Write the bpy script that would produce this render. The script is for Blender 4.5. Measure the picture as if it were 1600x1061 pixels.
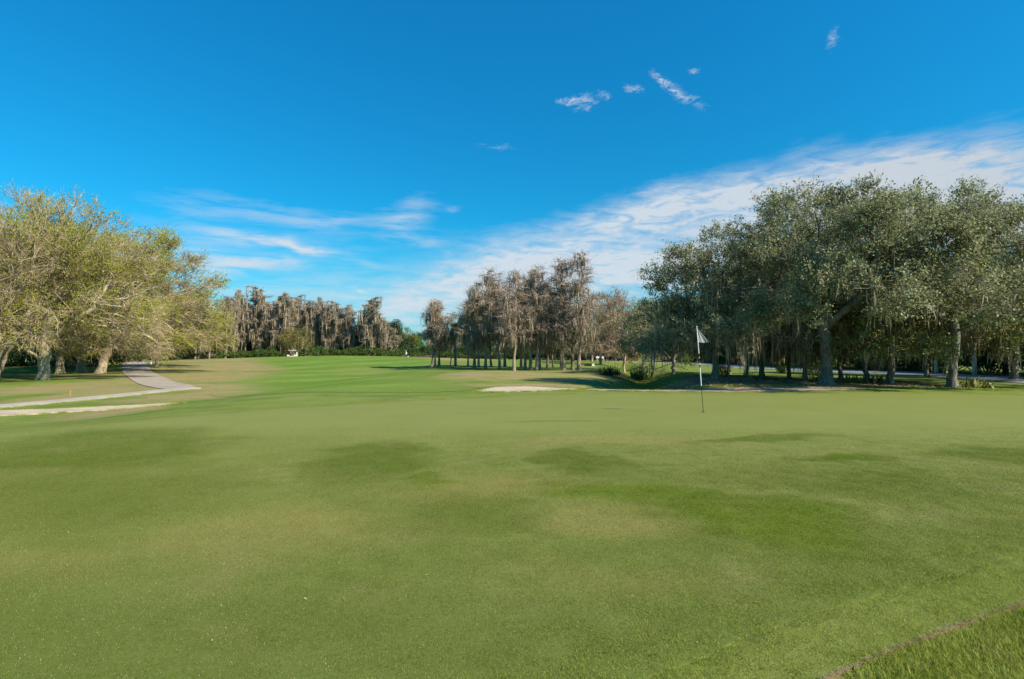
import bpy, math, random
import numpy as np
from mathutils import Vector, Matrix
from mathutils.geometry import delaunay_2d_cdt
from math import radians as R, pi

S = bpy.context.scene
COL = S.collection
for o in list(bpy.data.objects): bpy.data.objects.remove(o)

# ------------------------------------------------------------------ camera, sky, sun, exposure
FPX, CX, CY, HOR, CAMZ = 889.0, 800.0, 530.5, 555.0, 1.45
cam_d = bpy.data.cameras.new('camera'); cam = bpy.data.objects.new('camera', cam_d); COL.objects.link(cam)
cam_d.sensor_width = 36; cam_d.lens = 36 * FPX / 1600; cam_d.clip_start = 0.1; cam_d.clip_end = 6000
PITCH = math.atan((HOR - CY) / FPX)
cam.location = (0, 0, CAMZ); cam.rotation_euler = (pi / 2 + PITCH, 0, 0)
S.camera = cam
SUN_VEC = Vector((2.1, -1.15, 2.0)).normalized()
SUN_EL = math.asin(SUN_VEC.z); SUN_AZ = math.atan2(SUN_VEC.x, SUN_VEC.y)
sd = bpy.data.lights.new('sun', 'SUN'); sd.energy = 5.0; sd.angle = R(0.53); sd.color = (1.0, 0.895, 0.73)
sun = bpy.data.objects.new('sun', sd); COL.objects.link(sun)
sun.rotation_euler = SUN_VEC.to_track_quat('Z', 'Y').to_euler(); sun.location = (30, -20, 40)
S.view_settings.view_transform = 'Standard'; S.view_settings.look = 'None'
S.view_settings.gamma = 1; S.view_settings.exposure = 0.80; S.view_settings.use_curve_mapping = False
S.cycles.max_bounces = 7; S.cycles.diffuse_bounces = 3; S.cycles.glossy_bounces = 2
S.cycles.transmission_bounces = 4; S.cycles.transparent_max_bounces = 4
S.cycles.sample_clamp_indirect = 6

def pix_dir(px, py):
    u = (px - CX) / FPX; v = (CY - py) / FPX
    d = Vector((u, math.cos(PITCH) - v * math.sin(PITCH), math.sin(PITCH) + v * math.cos(PITCH))).normalized()
    return math.atan2(d.x, d.y), math.asin(d.z)

class NT:
    """tiny node helper"""
    def __init__(s, nt): s.nt = nt; s.L = nt.links
    def n(s, t, **k):
        nd = s.nt.nodes.new(t)
        for a, b in k.items(): setattr(nd, a, b)
        return nd
    def put(s, sock, v):
        if isinstance(v, bpy.types.NodeSocket): s.L.new(v, sock)
        elif v is not None: sock.default_value = v
    def m(s, op, a, b=None, c=None, clamp=False):
        nd = s.n('ShaderNodeMath', operation=op, use_clamp=clamp)
        s.put(nd.inputs[0], a)
        if b is not None: s.put(nd.inputs[1], b)
        if c is not None: s.put(nd.inputs[2], c)
        return nd.outputs[0]
    def mix(s, f, a, b, bt='MIX'):
        nd = s.n('ShaderNodeMix', data_type='RGBA', blend_type=bt)
        s.put(nd.inputs[0], f); s.put(nd.inputs[6], a); s.put(nd.inputs[7], b)
        return nd.outputs[2]
    def noise(s, vec, scale, detail=3, rough=.55, dist=0., out=0):
        nd = s.n('ShaderNodeTexNoise'); s.put(nd.inputs['Vector'], vec)
        nd.inputs['Scale'].default_value = scale; nd.inputs['Detail'].default_value = detail
        nd.inputs['Roughness'].default_value = rough; nd.inputs['Distortion'].default_value = dist
        return nd.outputs[out]
    def rng(s, v, a, b, c=0., d=1., smooth=True):
        nd = s.n('ShaderNodeMapRange'); nd.interpolation_type = 'SMOOTHSTEP' if smooth else 'LINEAR'
        s.put(nd.inputs[0], v)
        for i, q in enumerate((a, b, c, d)): nd.inputs[1 + i].default_value = q
        return nd.outputs[0]
    def mapv(s, vec, loc=(0, 0, 0), rot=(0, 0, 0), sc=(1, 1, 1)):
        nd = s.n('ShaderNodeMapping'); s.put(nd.inputs[0], vec)
        nd.inputs[1].default_value = loc; nd.inputs[2].default_value = rot; nd.inputs[3].default_value = sc
        return nd.outputs[0]

def c4(c): return (c[0], c[1], c[2], 1.0)

def build_world():
    w = bpy.data.worlds.new('World'); S.world = w; w.use_nodes = True
    nt = w.node_tree; nt.nodes.clear(); N = NT(nt)
    sky = N.n('ShaderNodeTexSky'); sky.sky_type = 'NISHITA'; sky.sun_disc = False
    sky.sun_elevation = SUN_EL; sky.sun_rotation = SUN_AZ
    sky.air_density = 1.0; sky.dust_density = 0.25; sky.ozone_density = 2.2; sky.altitude = 0
    geo = N.n('ShaderNodeNewGeometry')
    sep = N.n('ShaderNodeSeparateXYZ'); tc = N.n('ShaderNodeTexCoord'); N.L.new(tc.outputs['Generated'], sep.inputs[0])
    az = N.m('ARCTAN2', sep.outputs[0], sep.outputs[1]); el = N.m('ARCSINE', N.m('MINIMUM', N.m('MAXIMUM', sep.outputs[2], -1.), 1.))
    comb = N.n('ShaderNodeCombineXYZ'); N.L.new(az, comb.inputs[0]); N.L.new(el, comb.inputs[1])
    P = comb.outputs[0]
    hs = N.n('ShaderNodeHueSaturation'); hs.inputs['Saturation'].default_value = 1.30; hs.inputs['Hue'].default_value = 0.492
    hs.inputs['Value'].default_value = 1.0
    N.L.new(sky.outputs[0], hs.inputs['Color'])
    grade = N.mix(1.0, hs.outputs[0], (0.13, 1.10, 1.28, 1), 'MULTIPLY')
    # warp for ragged cloud edges
    wn = N.noise(N.mapv(P, sc=(1, 1.6, 1)), 7.0, 4, .6, out=1)
    vs = N.n('ShaderNodeVectorMath', operation='MULTIPLY_ADD'); N.put(vs.inputs[0], wn)
    vs.inputs[1].default_value = (.09, .05, 0); vs.inputs[2].default_value = (-.045, -.025, 0)
    va = N.n('ShaderNodeVectorMath', operation='ADD'); N.L.new(vs.outputs[0], va.inputs[0]); N.L.new(P, va.inputs[1])
    PW = va.outputs[0]
    def blob(px, py, rx, ry, ang, amp, vec=PW, power=1.0):
        a, e = pix_dir(px, py)
        ca, sa = math.cos(R(ang)), math.sin(R(ang))
        a1, e1 = pix_dir(px + 20 * ca, py - 20 * sa); a2, e2 = pix_dir(px - 20 * sa, py - 20 * ca)
        ang = math.degrees(math.atan2(e1 - e, a1 - a)); rx = rx * math.hypot(a1 - a, e1 - e) / 20 * FPX; ry = ry * math.hypot(a2 - a, e2 - e) / 20 * FPX
        q = N.n('ShaderNodeVectorMath', operation='SUBTRACT'); N.put(q.inputs[0], vec); q.inputs[1].default_value = (a, e, 0)
        rt = N.n('ShaderNodeVectorRotate', rotation_type='Z_AXIS'); N.L.new(q.outputs[0], rt.inputs['Vector']); rt.inputs['Angle'].default_value = -R(ang)
        sc = N.n('ShaderNodeVectorMath', operation='MULTIPLY'); N.L.new(rt.outputs[0], sc.inputs[0]); sc.inputs[1].default_value = (FPX / rx, FPX / ry, 0)
        dt = N.n('ShaderNodeVectorMath', operation='DOT_PRODUCT'); N.L.new(sc.outputs[0], dt.inputs[0]); N.L.new(sc.outputs[0], dt.inputs[1])
        g = N.m('EXPONENT', N.m('MULTIPLY', N.m('POWER', dt.outputs['Value'], power), -1.0))
        return N.m('MULTIPLY', g, amp)
    def total(lst):
        t = lst[0]
        for q in lst[1:]: t = N.m('ADD', t, q)
        return t
    # big bank on the right, its lower shelf, long wisps on the left, crumbs high up
    bank = total([blob(1540, 312, 280, 74, 0, 1.05, power=1.7), blob(1250, 302, 250, 44, 11, .92, power=1.4), blob(1010, 330, 170, 28, 15, .80),
                  blob(1120, 392, 300, 40, 8, .55, power=1.3), blob(760, 430, 130, 38, 14, .80), blob(960, 425, 240, 46, 4, .72, power=1.3),
                  blob(2050, 400, 420, 110, -8, .9, power=1.6), blob(700, 480, 180, 26, 0, .34), blob(1000, 520, 900, 34, 0, .34),
                  blob(860, 395, 60, 12, 22, .25)])
    wisps = total([blob(410, 372, 110, 12, -7, .62), blob(500, 392, 80, 7, -14, .6), blob(410, 412, 115, 12, -3, .52), blob(300, 390, 90, 20, -10, .4),
                   blob(450, 335, 120, 12, -9, .22), blob(640, 335, 42, 22, 25, .40), blob(712, 323, 14, 7, 12, .25), blob(560, 350, 130, 22, -8, .22),
                   blob(560, 455, 12, 3, -20, .4), blob(320, 330, 90, 20, -10, .2), blob(670, 375, 30, 6, -12, .22), blob(400, 450, 300, 36, 0, .24), blob(560, 480, 260, 26, 0, .25)])
    crumbs = total([blob(886, 152, 17, 5, 0, .65), blob(912, 158, 14, 9, 0, .4), blob(940, 147, 10, 5, 0, .5), blob(983, 139, 16, 5, 0, .45),
                    blob(1030, 120, 16, 7, -30, .55), blob(1065, 143, 34, 8, -25, .62), blob(1088, 105, 8, 5, 0, .55), blob(1302, 62, 9, 16, 8, .4),
                    blob(780, 236, 40, 5, -10, .18)])
    rip = N.noise(N.mapv(P, rot=(0, 0, R(-28)), sc=(1, 4.2, 1)), 17., 6, .62, .6)
    rip2 = N.noise(N.mapv(P, rot=(0, 0, R(35)), sc=(1, 3.0, 1)), 42., 5, .6, .3)
    str_ = N.noise(N.mapv(P, rot=(0, 0, R(9)), sc=(1, 7, 1)), 10., 5, .6, .4)
    tex = N.m('MULTIPLY', N.rng(rip, .28, .66, .40, 1.1), N.rng(rip2, .25, .7, .82, 1.08))
    tw = N.rng(str_, .3, .66, .2, 1.2)
    fine = N.rng(N.noise(N.mapv(P, rot=(0, 0, R(-20)), sc=(1, 2.2, 1)), 46., 7, .72, 1.2), .36, .66, .0, 1.25)
    cov = N.m('ADD', N.m('ADD', N.m('MULTIPLY', bank, tex), N.m('MULTIPLY', wisps, tw)), N.m('MULTIPLY', crumbs, fine))
    cov = N.m('MINIMUM', N.rng(cov, 0.04, .92, 0, 1, smooth=False), .93)
    # whitening low at the horizon all the way round
    hz = N.rng(el, -0.02, 0.24, 0.62, 0.0)
    lowd = N.rng(el, .0, .75, .76, 1.0)
    cbl = N.n('ShaderNodeCombineColor'); [N.put(cbl.inputs[q], lowd) for q in range(3)]
    grade = N.mix(1.0, grade, cbl.outputs[0], 'MULTIPLY')
    base = N.mix(hz, grade, (1.75, 3.3, 4.5, 1))
    cloudc = N.mix(N.rng(az, .1, .8), (4.5, 5.0, 5.5, 1), (4.1, 4.4, 4.7, 1))
    colr = N.mix(cov, base, cloudc)
    bg = N.n('ShaderNodeBackground'); bg.inputs[1].default_value = 0.085; N.put(bg.inputs[0], colr)
    out = N.n('ShaderNodeOutputWorld'); N.L.new(bg.outputs[0], out.inputs[0])
build_world()

# ------------------------------------------------------------------ helpers
rngG = np.random.default_rng(7)
def at(px, d): return (px - CX) / FPX * d

def tag(o, label=None, cat=None, group=None, kind=None):
    if label: o['label'] = label
    if cat: o['category'] = cat
    if group: o['group'] = group
    if kind: o['kind'] = kind
    return o

def mesh_np(name, V, F, mat=None, rnd=None, smooth=False):
    """V (n,3), F list of (m,k) integer arrays"""
    me = bpy.data.meshes.new(name)
    if not isinstance(F, (list, tuple)): F = [F]
    F = [np.asarray(f, dtype=np.int32) for f in F if len(f)]
    V = np.asarray(V, dtype=np.float32)
    me.vertices.add(len(V)); me.vertices.foreach_set('co', V.ravel())
    loops = np.concatenate([f.ravel() for f in F]); tot = np.concatenate([np.full(len(f), f.shape[1], dtype=np.int32) for f in F])
    st = np.concatenate([[0], np.cumsum(tot)[:-1]]).astype(np.int32)
    me.loops.add(len(loops)); me.loops.foreach_set('vertex_index', loops)
    me.polygons.add(len(tot)); me.polygons.foreach_set('loop_start', st)
    try: me.polygons.foreach_set('loop_total', tot)
    except Exception: pass
    me.polygons.foreach_set('use_smooth', np.full(len(tot), smooth, dtype=bool))
    if rnd is not None:
        a = me.attributes.new('rnd', 'FLOAT', 'FACE'); a.data.foreach_set('value', np.asarray(rnd, dtype=np.float32))
    me.update(calc_edges=True); me.validate()
    if mat: me.materials.append(mat)
    return me

def add(name, me, parent=None, loc=None):
    o = bpy.data.objects.new(name, me); COL.objects.link(o)
    if parent: o.parent = parent
    if loc: o.location = loc
    return o

def empty(name, loc, rz=0):
    o = bpy.data.objects.new(name, None); COL.objects.link(o); o.empty_display_size = .3
    o.location = loc; o.rotation_euler = (0, 0, rz); return o

def copy_tree(o, parent=None):
    c = o.copy(); COL.objects.link(c); c.parent = parent
    for ch in o.children: copy_tree(ch, c)
    return c

class MB:
    """collects simple solids into one mesh"""
    def __init__(s): s.V = []; s.F = {3: [], 4: []}; s.n = 0
    def raw(s, V, F):
        V = np.asarray(V, float).reshape(-1, 3)
        for f in F: s.F.setdefault(len(f), []).append([i + s.n for i in f])
        s.V.append(V); s.n += len(V)
    def box(s, c, h, rot=None, taper=1.0):
        v = np.array([[x, y, z] for z in (-1, 1) for y in (-1, 1) for x in (-1, 1)], float)
        v[4:, :2] *= taper
        v *= np.array(h)
        if rot is not None: v = v @ np.array(Matrix.Rotation(rot[1], 3, rot[0]).transposed())
        s.raw(v + np.array(c), [(0, 2, 3, 1), (4, 5, 7, 6), (0, 1, 5, 4), (2, 6, 7, 3), (0, 4, 6, 2), (1, 3, 7, 5)])
    def tube(s, pts, rad, sides=8, cap=True):
        V, F = tube_np(np.array(pts, float), np.array(rad if hasattr(rad, '__len__') else [rad] * len(pts), float), sides)
        s.raw(V, F.tolist())
        if cap:
            s.F.setdefault(sides, []).append([s.n - len(V) + i for i in range(sides)][::-1])
            s.F.setdefault(sides, []).append([s.n - sides + i for i in range(sides)])
    def build(s, name, mat, parent=None, smooth=False, bevel=0, loc=None):
        me = mesh_np(name, np.concatenate(s.V), [np.array(f) for f in s.F.values() if f], mat, smooth=smooth)
        o = add(name, me, parent, loc)
        if bevel:
            b = o.modifiers.new('bevel', 'BEVEL'); b.width = bevel; b.segments = 2; b.limit_method = 'ANGLE'
        return o

def tube_np(P, r, sides, phase=0.0):
    n = len(P); T = np.gradient(P, axis=0); T /= np.linalg.norm(T, axis=1)[:, None] + 1e-9
    up = np.array([0.3, 0.2, 1.0]) if abs(T[0, 2]) < .85 else np.array([1.0, 0.3, 0.1])
    A = np.cross(T, up); A /= np.linalg.norm(A, axis=1)[:, None] + 1e-9
    B = np.cross(T, A)
    a = np.linspace(0, 2 * pi, sides, endpoint=False) + phase
    V = P[:, None] + r[:, None, None] * (np.cos(a)[None, :, None] * A[:, None] + np.sin(a)[None, :, None] * B[:, None])
    i = np.arange(n - 1)[:, None] * sides; j = np.arange(sides)[None]; k = (j + 1) % sides
    F = np.stack([i + j, i + k, i + sides + k, i + sides + j], -1).reshape(-1, 4)
    return V.reshape(-1, 3), F

# ------------------------------------------------------------------ terrain
def sst(a, b, x):
    t = np.clip((x - a) / (b - a), 0, 1); return t * t * (3 - 2 * t)
SW = np.array([(5.2, 24.5), (6.4, 28), (8.2, 36), (10.5, 46), (14, 62), (17, 90)])
def seg_dist(x, y, pts):
    best = np.full(np.shape(x), 1e9)
    for (ax, ay), (bx, by) in zip(pts[:-1], pts[1:]):
        dx, dy = bx - ax, by - ay
        t = np.clip(((x - ax) * dx + (y - ay) * dy) / (dx * dx + dy * dy), 0, 1)
        best = np.minimum(best, np.hypot(x - ax - t * dx, y - ay - t * dy))
    return best
def H(x, y):
    x = np.asarray(x, float); y = np.asarray(y, float)
    z = 0.03 * np.sin(x * .45 + 1.) * np.sin(y * .33) * sst(3, 9, y)
    z = z - 0.42 * sst(7.5, 14, -x) * sst(8, 16, y) * (1 - sst(60, 90, y))
    z = z + 1.22 * np.exp(-((x + 34) / 40) ** 2 - ((y - 112) / 32) ** 2)
    z = z + 0.34 * np.exp(-((x + 2.0) / 5.0) ** 2 - ((y - 42) / 7.0) ** 2)
    z = z + 0.12 * np.sin(x * .11 + 2) * np.sin(y * .09 + 1) * sst(26, 50, y)
    z = z - 0.85 * np.exp(-(seg_dist(x, y, SW) / 1.75) ** 2) * sst(23.5, 27, y)
    z = z + 0.22 * np.exp(-((x - 11) / 4.2) ** 2 - ((y - 30) / 4.5) ** 2)
    z = z + 0.05 * np.exp(-((x - .7) / 2.4) ** 2 - ((y - 24.5) / .75) ** 2)
    z = z + 0.035 * np.exp(-(seg_dist(x, y, np.array([(-12.4, 21.5), (-15.8, 20.0), (-19.5, 16.8)])) / .6) ** 2)
    z = z - 0.16 * sst(22, 29, x) * (1 - sst(140, 200, y))
    return z
def Hs(x, y): return float(H(x, y))
def axis(lims):
    out = [lims[0][0]]
    for a, b, s0, s1 in lims:
        n = max(1, int(round((b - a) / ((s0 + s1) / 2))))
        t = np.linspace(0, 1, n + 1)[1:]
        if abs(s1 - s0) > 1e-6: t = (s0 * t + (s1 - s0) * t * t / 2) / (s0 + (s1 - s0) / 2)
        out += list(a + (b - a) * t)
    return np.array(out)

# ------------------------------------------------------------------ materials
def new_mat(name):
    m = bpy.data.materials.new(name); m.use_nodes = True; nt = m.node_tree; nt.nodes.clear(); N = NT(nt)
    out = N.n('ShaderNodeOutputMaterial'); b = N.n('ShaderNodeBsdfPrincipled'); N.L.new(b.outputs[0], out.inputs[0])
    b.inputs['Roughness'].default_value = .8; b.inputs['Specular IOR Level'].default_value = .25
    return m, N, b, out
def plain(name, col, rough=.6, metal=0., var=.12, scale=9., bump=0., spec=.3):
    m, N, b, out = new_mat(name)
    tc = N.n('ShaderNodeTexCoord').outputs['Object']
    f = N.rng(N.noise(tc, scale, 5, .6), .3, .7)
    N.put(b.inputs['Base Color'], N.mix(f, c4([q * (1 - var) for q in col]), c4([min(1, q * (1 + var)) for q in col])))
    b.inputs['Roughness'].default_value = rough; b.inputs['Metallic'].default_value = metal; b.inputs['Specular IOR Level'].default_value = spec
    if bump:
        bp = N.n('ShaderNodeBump'); bp.inputs['Strength'].default_value = bump; bp.inputs['Distance'].default_value = .02
        N.put(bp.inputs['Height'], N.noise(tc, scale * 4, 6, .65)); N.L.new(bp.outputs[0], b.inputs['Normal'])
    return m
def leafm(name, cols, rough=.55, trans=.25, spec=.3, nscale=.9):
    """cols: dark, mid, light; per leaf value 'rnd' plus a slow drift over the crown"""
    m, N, b, out = new_mat(name)
    at_ = N.n('ShaderNodeAttribute', attribute_name='rnd', attribute_type='GEOMETRY').outputs['Fac']
    pos = N.n('ShaderNodeNewGeometry').outputs['Position']
    nz = N.noise(pos, nscale, 3, .6)
    f = N.m('ADD', N.m('MULTIPLY', at_, .6), N.m('MULTIPLY', N.rng(nz, .32, .68), .4))
    cr = N.n('ShaderNodeValToRGB'); N.put(cr.inputs[0], f); e = cr.color_ramp.elements
    e[0].position = .08; e[0].color = c4(cols[0]); e[1].position = .92; e[1].color = c4(cols[-1])
    for i, c in enumerate(cols[1:-1]):
        q = e.new(.08 + .84 * (i + 1) / (len(cols) - 1)); q.color = c4(c)
    c = cr.outputs[0]
    N.put(b.inputs['Base Color'], c); b.inputs['Roughness'].default_value = rough; b.inputs['Specular IOR Level'].default_value = spec
    if trans:
        t = N.n('ShaderNodeBsdfTranslucent'); N.put(t.inputs[0], c)
        mx = N.n('ShaderNodeMixShader'); mx.inputs[0].default_value = trans
        N.L.new(b.outputs[0], mx.inputs[1]); N.L.new(t.outputs[0], mx.inputs[2]); N.L.new(mx.outputs[0], out.inputs[0])
    return m
def barkm(name, c1, c2, c3=None, vs=5.):
    m, N, b, out = new_mat(name)
    pos = N.n('ShaderNodeTexCoord').outputs['Object']
    a = N.noise(N.mapv(pos, sc=(1, 1, .22)), vs * 3, 6, .68, .4)
    col = N.mix(N.rng(a, .36, .62), c4(c1), c4(c2))
    if c3: col = N.mix(N.rng(N.noise(pos, 1.6, 5, .7), .5, .66), col, c4(c3))
    N.put(b.inputs['Base Color'], col); b.inputs['Roughness'].default_value = .9
    bp = N.n('ShaderNodeBump'); bp.inputs['Strength'].default_value = .9; bp.inputs['Distance'].default_value = .05
    N.put(bp.inputs['Height'], a); N.L.new(bp.outputs[0], b.inputs['Normal'])
    return m

def blobs_xy(N, pos, lst, lo=.45, hi=1.25):
    """soft ellipses on the ground: (x, y, rx, ry, angle)"""
    outs = []
    for (x, y, rx, ry, ang) in lst:
        q = N.n('ShaderNodeVectorMath', operation='SUBTRACT'); N.put(q.inputs[0], pos); q.inputs[1].default_value = (x, y, 0)
        rt = N.n('ShaderNodeVectorRotate', rotation_type='Z_AXIS'); N.L.new(q.outputs[0], rt.inputs['Vector']); rt.inputs['Angle'].default_value = -R(ang)
        sc = N.n('ShaderNodeVectorMath', operation='MULTIPLY'); N.L.new(rt.outputs[0], sc.inputs[0]); sc.inputs[1].default_value = (1 / rx, 1 / ry, 0)
        ln = N.n('ShaderNodeVectorMath', operation='LENGTH'); N.L.new(sc.outputs[0], ln.inputs[0])
        outs.append(N.rng(ln.outputs['Value'], lo, hi, 1, 0))
    t = outs[0]
    for q in outs[1:]: t = N.m('MAXIMUM', t, q)
    return t
def warped(N, pos, amp, scale):
    n = N.noise(pos, scale, 4, .6, out=1)
    vs = N.n('ShaderNodeVectorMath', operation='MULTIPLY_ADD'); N.put(vs.inputs[0], n)
    vs.inputs[1].default_value = (amp * 2, amp * 2, 0); vs.inputs[2].default_value = (-amp, -amp, 0)
    va = N.n('ShaderNodeVectorMath', operation='ADD'); N.L.new(vs.outputs[0], va.inputs[0]); N.put(va.inputs[1], pos)
    return va.outputs[0]
def flatpos(N):
    pos = N.n('ShaderNodeNewGeometry').outputs['Position']
    sx = N.n('ShaderNodeSeparateXYZ'); N.L.new(pos, sx.inputs[0])
    cb = N.n('ShaderNodeCombineXYZ'); N.L.new(sx.outputs[0], cb.inputs[0]); N.L.new(sx.outputs[1], cb.inputs[1])
    return cb.outputs[0], sx
def turf_bump(N, b, pos, scale, strength, dist):
    h = N.m('ADD', N.noise(pos, scale, 5, .7), N.m('MULTIPLY', N.noise(pos, scale * .18, 3, .6), 1.2))
    bp = N.n('ShaderNodeBump'); bp.inputs['Strength'].default_value = strength; bp.inputs['Distance'].default_value = dist
    N.put(bp.inputs['Height'], h); N.L.new(bp.outputs[0], b.inputs['Normal'])

def green_mat(name, blades=False):
    m, N, b, out = new_mat(name)
    pos, sx = flatpos(N); w = warped(N, pos, .85, 1.0); w2 = warped(N, pos, .8, .6)
    base = N.mix(N.rng(N.noise(w, .55, 5, .6), .36, .64), (.118, .146, .026, 1), (.150, .172, .040, 1))
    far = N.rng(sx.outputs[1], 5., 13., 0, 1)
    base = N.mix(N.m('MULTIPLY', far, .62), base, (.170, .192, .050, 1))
    tan = blobs_xy(N, w2, [(-1.95, 4.7, 1.25, .8, 10), (.6, 3.7, .7, .35, 0), (-.4, 6.1, 1.2, .5, 0), (.9, 5.0, .7, .5, 0), (2.2, 3.4, .6, .3, 15), (-3.6, 3.9, 1.1, .5, 0), (5.4, 5.0, 1.2, .6, 0), (1.7, 9.5, 2.2, .6, 0)])
    tan = N.m('MULTIPLY', tan, N.rng(N.noise(w, 1.2, 4, .6), .3, .62, .5, 1))
    base = N.mix(N.m('MULTIPLY', tan, .55), base, (.215, .185, .055, 1))
    dk = blobs_xy(N, w, [(-1.95, 7.9, .95, 1.75, 5), (.85, 7.7, .55, 1.2, 0), (4.6, 7.96, .9, .38, 0), (-6.4, 9.0, 2.0, 2.8, 35), (2.2, 5.05, .95, 1.15, 10), (7.4, 8.3, 1.6, .9, 0), (4.4, 9.8, 1.6, .4, 15)], .55, 1.15)
    dk2 = blobs_xy(N, w2, [(-1.3, 3.1, 1.0, .35, 0), (.4, 2.9, .9, .3, 0), (-3.9, 6.0, 1.6, 1.2, 20), (3.6, 6.6, 1.5, .8, 0), (-.45, 5.2, .8, .8, 0), (-3.2, 3.0, 1.2, .6, 0), (1.8, 3.0, .7, .3, 20), (-5.5, 6.2, 1.5, 1.6, 0), (1.0, 12.5, 1.3, .25, 0)])
    dk = N.m('MAXIMUM', dk, N.m('MULTIPLY', dk2, .6))
    dk = N.m('MULTIPLY', dk, N.rng(N.noise(w, 1.3, 4, .6), .25, .6, .7, 1))
    base = N.mix(N.m('MULTIPLY', dk, .85), base, (.080, .108, .010, 1))
    sat = blobs_xy(N, w, [(2.25, 5.1, .8, .95, 0), (1.2, 5.9, 1.0, .5, 0), (4.6, 7.96, .5, .2, 0), (-1.0, 6.5, .4, .4, 0)])
    base = N.mix(N.m('MULTIPLY', sat, .74), base, (.088, .128, .005, 1))
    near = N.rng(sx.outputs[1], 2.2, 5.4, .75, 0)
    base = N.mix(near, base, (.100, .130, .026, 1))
    base = N.mix(N.m('MULTIPLY', N.rng(N.noise(pos, .9, 6, .7, .6), .5, .74), .4), base, (.205, .176, .075, 1))
    rim = N.n('ShaderNodeAttribute', attribute_name='rim', attribute_type='GEOMETRY').outputs['Fac']
    if not blades: base = N.mix(N.m('MULTIPLY', N.rng(N.m('ADD', rim, N.m('MULTIPLY', N.noise(pos, 2.5, 4, .6), .5)), .1, .95, 1, 0), N.rng(sx.outputs[1], 6, 11, 1, .25)), base, (.115, .148, .028, 1))
    fine = N.noise(pos, 190., 3, .7); mid = N.noise(pos, 34., 4, .7)
    sp = N.m('ADD', N.m('MULTIPLY', N.rng(fine, .3, .7), .8), N.m('MULTIPLY', N.rng(mid, .3, .7), .3))
    mul = N.rng(sp, 0, 1.1, .62, 1.34, smooth=False)
    if blades:
        rn = N.n('ShaderNodeAttribute', attribute_name='rnd', attribute_type='GEOMETRY').outputs['Fac']
        mul = N.rng(rn, 0, 1, .8, 1.75, smooth=False)
        base = N.mix(N.m('MULTIPLY', N.m('GREATER_THAN', rn, .965), .75), base, (.42, .38, .22, 1))
    cb = N.n('ShaderNodeCombineColor'); [N.put(cb.inputs[i], mul) for i in range(3)]
    N.put(b.inputs['Base Color'], N.mix(1., base, cb.outputs[0], 'MULTIPLY'))
    b.inputs['Roughness'].default_value = .85; b.inputs['Specular IOR Level'].default_value = .12
    if not blades: turf_bump(N, b, pos, 160., .5, .006)
    else:
        t = N.n('ShaderNodeBsdfTranslucent'); N.put(t.inputs[0], N.mix(1., base, cb.outputs[0], 'MULTIPLY'))
        mx = N.n('ShaderNodeMixShader'); mx.inputs[0].default_value = .3
        N.L.new(b.outputs[0], mx.inputs[1]); N.L.new(t.outputs[0], mx.inputs[2]); N.L.new(mx.outputs[0], out.inputs[0])
    return m

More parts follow.
